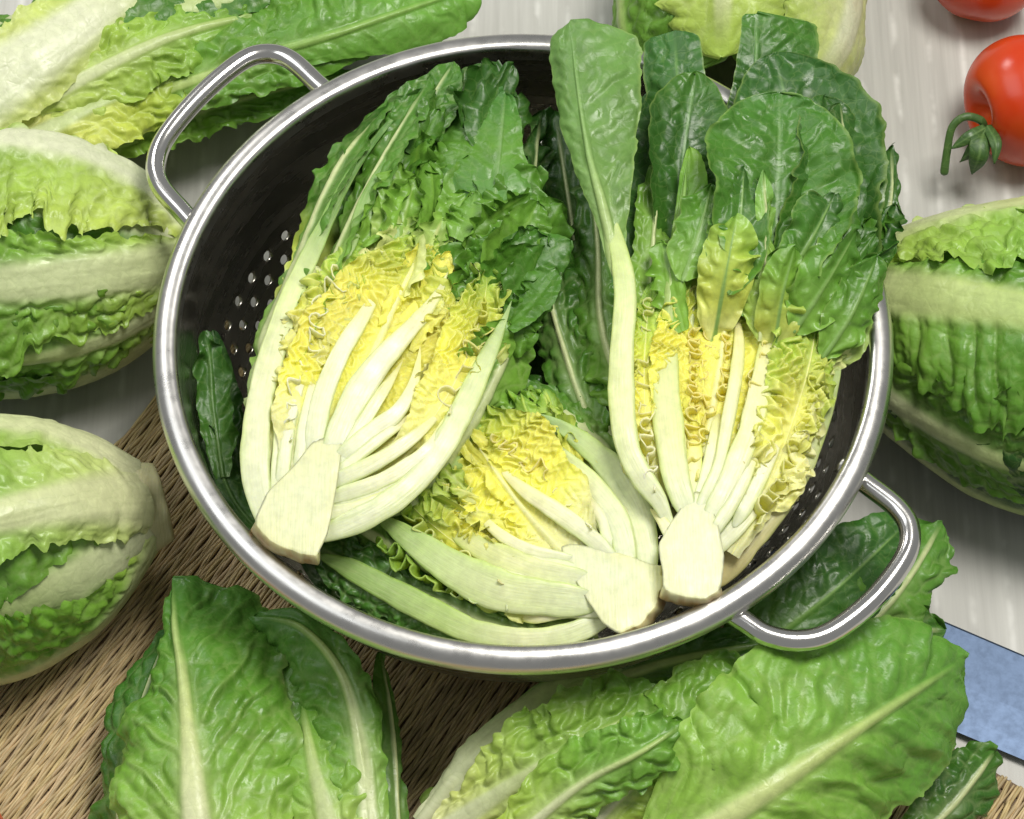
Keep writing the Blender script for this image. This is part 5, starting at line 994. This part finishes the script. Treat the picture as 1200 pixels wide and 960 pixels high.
h.leaf(74, [1.0, 2.0, 2.4, 2.2], off=1.01, u0=0.1, wl=[1.0, 2.6, 3.4, 3.2], c_in=[(0, LGREEN), (0.3, GREEN), (1, DGREEN)], c_edge=[LGREEN, GREEN, LGREEN], rib=[0.5, 0.4, 0.3], c_rib=OUT_RIB, bul=(0.14, 0.7), ruf=(0.2, 6, 1.6), vein=(0.06, 12), nu=130, nv=36, tooth=0.14, flare=-20)
h.leaf(16, [1.2, 3.2, 4.8, 4.6], off=1.04, wl=[1.2, 1.6, 2.0, 2.0], c_in=[(0, LIME), (0.25, LGREEN), (0.5, GREEN), (1, MGREEN)], c_edge=[LGREEN, GREEN, GREEN], rib=[1.1, 0.95, 0.8, 0.65, 0.4], ribh=0.2, c_rib=[(0, PALE), (0.4, (190, 208, 130)), (1, (160, 190, 100))], bul=(0.06, 0.8), ruf=(0.16, 7, 1.4), vein=(0.02, 13), pil=0.34, wrk=0.08, vs=0.3, nu=190, nv=44, tooth=0.12)
h.leaf(-48, [1.3, 4.2, 5.8, 5.6], off=1.07, wl=[1.3, 1.7, 1.8, 1.8], c_in=[(0, (196, 212, 120)), (0.25, (164, 198, 84)), (0.6, (134, 182, 68)), (1, (116, 170, 60))], c_edge=[LIME, LGREEN, LGREEN], rib=[1.6, 1.35, 1.1, 0.8], ribh=0.15, c_rib=[(0, (214, 222, 164)), (0.5, (200, 214, 148)), (1, PALE)], bul=(0.30, 0.95), ruf=(0.22, 6, 1.6), vein=(0.04, 7), wrk=0.1, flare=-10, nu=160, nv=46, tooth=0.16)

# ---- top, behind the right half
h = Head('romaine_lettuce', 'yellowish pale romaine at the top edge behind the right half and its dark tips', (890, -210, 3.8), (850, 130, 4.2), [(0, 1.4), (0.2, 3.4), (0.5, 5.2), (0.8, 5.2), (1, 3.4)])
h.stub(1.3)
def side_leaf(phi, w, **kw): return h.leaf(phi, w, **kw)
for ph in (-150, -90, -30, 30, 90, 150): h.leaf(ph, [1.2, 3.4, 4.6, 4.2], off=0.88, c_in=LG_BL, rib=[1.0, 0.7, 0.3], c_rib=OUT_RIB, bul=(0.12, 0.8), ruf=(0.15, 7, 2), nu=70, nv=22)
sgn = 1 if np.dot(h.e2, [1, 0, 0]) > 0 else -1
h.leaf(-70 * sgn, [1.2, 3.0, 3.8, 3.4], off=1.0, c_in=[(0, LIME), (0.5, LGREEN), (1, GREEN)], rib=[0.8, 0.5, 0.3], c_rib=OUT_RIB, bul=(0.16, 0.7), ruf=(0.26, 9, 1.4), nu=110, nv=32, tooth=0.16)
h.leaf(64 * sgn, [1.2, 3.2, 4.2, 3.8], off=1.02, c_in=[(0, CREAM), (0.6, (226, 230, 170)), (1, (200, 214, 120))], c_edge=[PALE, LIME], rib=[1.2, 1.0, 0.6], c_rib=[WHITE, (232, 234, 196)], bul=(0.05, 1.0), ruf=(0.12, 8, 1.8), nu=110, nv=32, tooth=0.1)
h.leaf(-12 * sgn, [1.2, 3.0, 3.8, 3.4], off=1.06, twist=6 * sgn, c_in=[(0, PALE), (0.5, (200, 214, 112)), (1, (170, 198, 84))], rib=[1.1, 0.8, 0.55, 0.3], ribh=0.2, c_rib=[WHITE, (236, 228, 196), PALE], bul=(0.07, 0.9), ruf=(0.16, 8, 1.6), nu=110, nv=32, tooth=0.14)

# ---- top left
h = Head('romaine_lettuce', 'romaine at the top left corner behind the loop handle, broad green leaf tips', (-150, 150, 3.6), (560, -50, 3.4), [(0, 1.4), (0.15, 3.0), (0.4, 3.9), (0.7, 3.6), (0.9, 2.4), (1, 1.2)])
h.stub(1.3)
for ph in (-120, -50, 10, 70, 130): h.leaf(ph, [1.2, 3.4, 4.4, 4.2, 3.0], u1=0.85, off=0.80, c_in=DG_BL, rib=[1.0, 0.7, 0.3], c_rib=OUT_RIB, bul=(0.14, 0.8), ruf=(0.15, 8, 2), nu=90, nv=24)
D_ = h.root
leaf(D_, [(60, 200), (170, 152), (280, 118), (420, 84)], [20, 36, 40, 22], [16, 34, 34, 20], z=(3.0, 3.6, 3.6, 3.2), roll=-30, curl=25, c_in=[LIME, LGREEN, GREEN, MGREEN], rib=[8, 5, 2], c_rib=OUT_RIB, bul=(0.26, 0.7), ruf=(0.26, 9, 1.2), tooth=0.14, nu=150, nv=34)
leaf(D_, [(-60, 210), (40, 160), (130, 116), (260, 70)], [26, 50, 56, 36], [22, 46, 56, 40], z=(4.8, 5.6, 5.8, 5.4), roll=[-10, -10, -8], curl=24, c_in=[(0, CREAM), (0.3, (220, 222, 124)), (0.65, (190, 206, 84)), (1, LGREEN)], rib=[16, 12, 6, 3], c_rib=OUT_RIB, bul=(0.22, 0.8), ruf=(0.24, 7, 1.3), vein=(0.05, 8), tooth=0.14, nu=140, nv=40)
leaf(D_, [(150, 120), (280, 76), (400, 30), (470, -40)], [40, 90, 90, 50], [30, 46, 50, 36], z=(5.0, 6.0, 6.0, 5.4), roll=[-8, -6, 0], curl=22, c_in=[LGREEN, GREEN, GREEN, MGREEN], rib=[7, 5, 2], c_rib=[(190, 208, 126), (134, 178, 84)], bul=(0.16, 0.9), ruf=(0.26, 5, 1.3), vein=(0.06, 8), tooth=0.10, nu=140, nv=42)
leaf(D_, [(300, 66), (380, 44), (470, 14), (560, -16)], [40, 64, 74, 60], [14, 36, 54, 44], z=(5.8, 6.4, 6.2, 5.4), roll=[0, 4, 8], curl=26, c_in=[GREEN, (104, 156, 58), (112, 164, 66)], rib=[6, 4, 2], c_rib=[(150, 186, 96), (134, 178, 84)], bul=(0.06, 1.2), ruf=(0.18, 3, 1.5), vein=(0.06, 6), tooth=0.05, tip=0.12, nu=120, nv=40)
leaf(D_, [(30, 130), (120, 80), (210, 40), (330, 10)], [40, 50, 46, 30], [34, 56, 58, 36], z=(5.8, 6.6, 6.6, 6.0), roll=[-4, -4, 0], curl=22, c_in=[(0, (200, 214, 118)), (0.35, (166, 196, 80)), (0.7, LGREEN), (1, GREEN)], rib=[10, 7, 3], c_rib=OUT_RIB, bul=(0.2, 0.85), ruf=(0.2, 6, 1.3), vein=(0.06, 8), tooth=0.14, nu=130, nv=40)
leaf(D_, [(-120, 190), (-20, 108), (70, 44), (190, -40)], [40, 60, 64, 50], [46, 62, 58, 40], z=(6.4, 7.2, 7.4, 6.8), curl=26, c_in=[(0, PALE), (0.4, (206, 216, 130)), (1, LIME)], rib=[46, 42, 32, 18], ribh=0.2, c_rib=[(0, WHITE), (0.7, (228, 232, 196)), (1, PALE)], bul=(0.10, 0.9), ruf=(0.16, 7, 1.5), tooth=0.10, nu=120, nv=40)

# ---- bottom left: leaf tips towards the rim
G_ = thing('romaine_lettuce', 'dark green romaine at the bottom edge, its folded leaf tips pointing at the rim', 'lettuce', P(300, 980, 0), WHOLE)
leaf(G_, [(290, 1150), (290, 980), (290, 840), (300, 730)], [90, 150, 150, 90], z=(3.4, 3.8, 3.4, 2.6), curl=55, c_in=[GREEN, MGREEN, DGREEN], bul=(0.14, 0.8), ruf=(0.2, 6, 1.6), rib=[10, 6, 2], nu=100, nv=30)
leaf(G_, [(150, 1060), (140, 950), (158, 850), (196, 740)], [34, 42, 44, 30], [40, 60, 60, 40], z=(3.0, 3.6, 4.0, 4.0), roll=-25, curl=35, c_in=[GREEN, MGREEN, (64, 118, 44)], bul=(0.12, 0.8), ruf=(0.2, 6, 1.3), rib=[5, 3, 1], tooth=0.14, nu=110, nv=26)
leaf(G_, [(474, 1060), (466, 960), (460, 860), (446, 762)], [16, 24, 24, 16], [10, 16, 16, 10], z=(3.6, 4.2, 4.4, 4.2), roll=[40, 45, 45], curl=25, c_in=[GREEN, MGREEN, GREEN], ruf=(0.12, 5, 1.3), rib=3, bul=(0.06, 0.7), nu=90)
leaf(G_, [(400, 1080), (388, 980), (368, 900), (352, 816)], [50, 76, 72, 44], [30, 56, 50, 30], z=(5.0, 5.6, 5.8, 5.2), roll=[-5, -8, -10], curl=28, c_in=[(0, PALE), (0.3, (186, 208, 110)), (0.55, LGREEN), (1, GREEN)], c_rib=OUT_RIB, rib=[16, 12, 7, 3], bul=(0.16, 0.8), ruf=(0.14, 6, 1.4), vein=(0.06, 9), tooth=0.1, nu=120, nv=32)
leaf(G_, [(436, 1060), (432, 960), (422, 870), (400, 790), (352, 735), (294, 722)], [16, 26, 40, 74, 84, 50], [14, 22, 26, 26, 24, 18], z=(5.0, 5.6, 6.0, 6.3, 6.4, 6.0), roll=[0, 5, 5, 0], curl=30, curl_l=[10, 20, 50, 90], flare=0, c_in=[(0, PALE), (0.25, LGREEN), (0.5, GREEN), (1, (84, 138, 52))], c_rib=OUT_RIB, rib=[12, 9, 5, 2], bul=(0.10, 0.9), ruf=(0.12, 4, 1.4), vein=(0.08, 8), wrk=0.12, wave=0.3, tooth=0.08, nu=120, nv=36)
leaf(G_, [(336, 1060), (338, 930), (332, 820), (318, 722)], [50, 70, 66, 40], [50, 64, 56, 40], z=(4.6, 5.2, 5.4, 5.2), curl=26, c_in=[(0, LGREEN), (0.4, GREEN), (1, MGREEN)], c_rib=OUT_RIB, rib=[8, 5, 2], bul=(0.12, 0.8), ruf=(0.14, 5, 1.5), vein=(0.08, 8), wrk=0.1, nu=110, nv=32)
leaf(G_, [(238, 1060), (228, 940), (216, 810), (207, 745), (202, 678)], [70, 104, 84, 34, 12], [70, 120, 128, 118, 96], z=(6.0, 6.8, 6.8, 6.2, 5.2), roll=[0, 4, 6, 6], curl=[36, 36, 30, 24], curl_l=[36, 46, 60, 60], c_in=[(0, (176, 204, 100)), (0.3, LGREEN), (0.55, GREEN), (1, (78, 132, 48))], c_rib=[(0, (232, 234, 196)), (0.5, (206, 218, 146)), (1, (140, 178, 90))],
     rib=[19, 15, 8, 4, 1.5], ribh=0.2, bul=(0.06, 0.8), ruf=(0.16, 4, 1.5), vein=(0.16, 6), rim=0.4, vs=1.5, wrk=0.14, wave=0.3, tooth=0.07, tip=0.06, nu=150, nv=42)

# ---- bottom right
H_ = thing('romaine_lettuce', 'glossy green romaine under the right loop handle, pale stub at the bottom edge', 'lettuce', P(800, 900, 0), WHOLE)
leaf(H_, [(500, 960), (650, 900), (850, 870), (1050, 850)], [30, 90, 130, 90], z=(2.6, 3.4, 3.4, 2.6), curl=55, c_in=DG_BL, bul=(0.14, 0.8), ruf=(0.2, 6, 1.6), rib=[14, 8, 2], nu=100, nv=30)
leaf(H_, [(1070, 990), (1120, 940), (1166, 880)], [30, 42, 34], z=(2.6, 2.8, 2.8), roll=15, curl=25, c_in=[GREEN, DGREEN, MGREEN], bul=(0.12, 0.7), ruf=(0.2, 4, 1.3), rib=3, tooth=0.14, nu=70)
leaf(H_, [(960, 790), (1030, 745), (1108, 738)], [18, 34, 26], z=(3.6, 3.9, 3.6), roll=10, curl=10, c_in=[DGREEN, DGREEN, MGREEN], bul=(0.10, 0.7), ruf=(0.2, 4, 1.3), rib=3, tooth=0.16, nu=70)
leaf(H_, [(940, 790), (1020, 730), (1066, 676), (1104, 612)], [20, 44, 48, 40], [20, 44, 50, 40], z=(4.2, 4.8, 4.8, 4.4), roll=[10, 15, 10], curl=18, c_in=[GREEN, GREEN, (96, 150, 60)], bul=(0.12, 0.8), ruf=(0.24, 5, 1.3), rib=3, tooth=0.18, nu=90, nv=26)
leaf(H_, [(850, 800), (910, 745), (980, 690), (1070, 606)], [30, 62, 58, 30], [26, 54, 56, 34], z=(4.8, 5.6, 5.9, 5.6), roll=[0, 4, 4], curl=20, c_in=[GREEN, DGREEN, (64, 116, 44)], c_rib=(130, 170, 90), rib=[4, 2.5, 1.2], ribh=0.05, bul=(0.07, 1.0), vein=(0.03, 8), ruf=(0.14, 4, 1.4), tooth=0.08, nu=100, nv=30)
leaf(H_, [(560, 900), (660, 824), (770, 780), (905, 752)], [20, 34, 36, 26], [20, 50, 60, 40], z=(4.6, 5.4, 5.8, 5.4), roll=[-8, -8, -5], curl=25, c_in=[(0, LIME), (0.3, GREEN), (0.7, MGREEN), (1, DGREEN)], c_rib=OUT_RIB, rib=[10, 6, 3], bul=(0.18, 0.7), ruf=(0.2, 8, 1.3), tooth=0.12, nu=120, nv=30)
leaf(H_, [(492, 964), (552, 892), (630, 826), (716, 782), (800, 752)], [10, 22, 22, 16, 10], [14, 34, 44, 40, 24], z=(4.0, 5.0, 5.6, 5.8, 5.4), roll=[-20, -20, -15], curl=20, c_in=[(0, PALE), (0.4, LGREEN), (1, GREEN)], c_rib=OUT_RIB, rib=[16, 24, 20, 12, 5], ribh=0.2, bul=(0.08, 0.7), ruf=(0.12, 6, 1.3), nu=110, nv=26)
leaf(H_, [(496, 990), (600, 920), (690, 866), (790, 816)], [14, 44, 62, 44], [20, 70, 80, 60], z=(4.6, 6.4, 7.6, 7.6), curl=25, c_in=[(0, CREAM), (0.2, (206, 218, 120)), (0.5, (150, 190, 76)), (1, GREEN)], c_rib=OUT_RIB, rib=[14, 9, 5, 2], bul=(0.2, 0.7), ruf=(0.22, 10, 1.3), vein=(0.05, 10), tooth=0.16, nu=140, nv=36)
leaf(H_, [(600, 985), (680, 920), (750, 882), (806, 846)], [26, 46, 50, 32], [26, 44, 42, 26], z=(6.4, 7.8, 8.9, 8.8), roll=[0, 5, 8], curl=22, c_in=[(0, LIME), (0.5, (120, 172, 62)), (1, GREEN)], c_rib=OUT_RIB, rib=[6, 4, 2], bul=(0.18, 0.75), ruf=(0.2, 7, 1.3), tooth=0.14, nu=110, nv=30)
leaf(H_, [(700, 960), (770, 890), (850, 830), (930, 780)], [40, 66, 66, 40], [36, 60, 60, 40], z=(6.4, 7.6, 7.6, 6.8), roll=[-4, -4, 0], curl=24, c_in=[(0, LIME), (0.4, (124, 174, 62)), (1, GREEN)], c_rib=OUT_RIB, rib=[6, 4, 2], bul=(0.16, 0.8), ruf=(0.18, 6, 1.4), vein=(0.08, 8), wrk=0.1, rim=0.4, tooth=0.1, nu=130, nv=38)
leaf(H_, [(770, 1010), (870, 946), (970, 878), (1060, 818), (1132, 772)], [40, 118, 138, 110, 66], [60, 110, 128, 112, 84], z=(6.6, 8.0, 8.2, 7.4, 6.0), roll=[0, 4, 6, 4], curl=[26, 26, 30, 30], c_in=[(0, (150, 190, 80)), (0.35, LGREEN), (0.7, (104, 158, 58)), (1, (96, 150, 56))], c_rib=[(0, (214, 224, 156)), (0.5, (190, 208, 126)), (1, (134, 178, 84))],
     rib=[15, 12, 8, 4.5, 2], ribh=0.22, bul=(0.06, 1.3), ruf=(0.16, 4, 1.6), vein=(0.12, 8), vs=1.0, pil=0.30, rim=0.4, wrk=0.16, wave=0.4, tooth=0.03, tip=0.2, nu=160, nv=46)
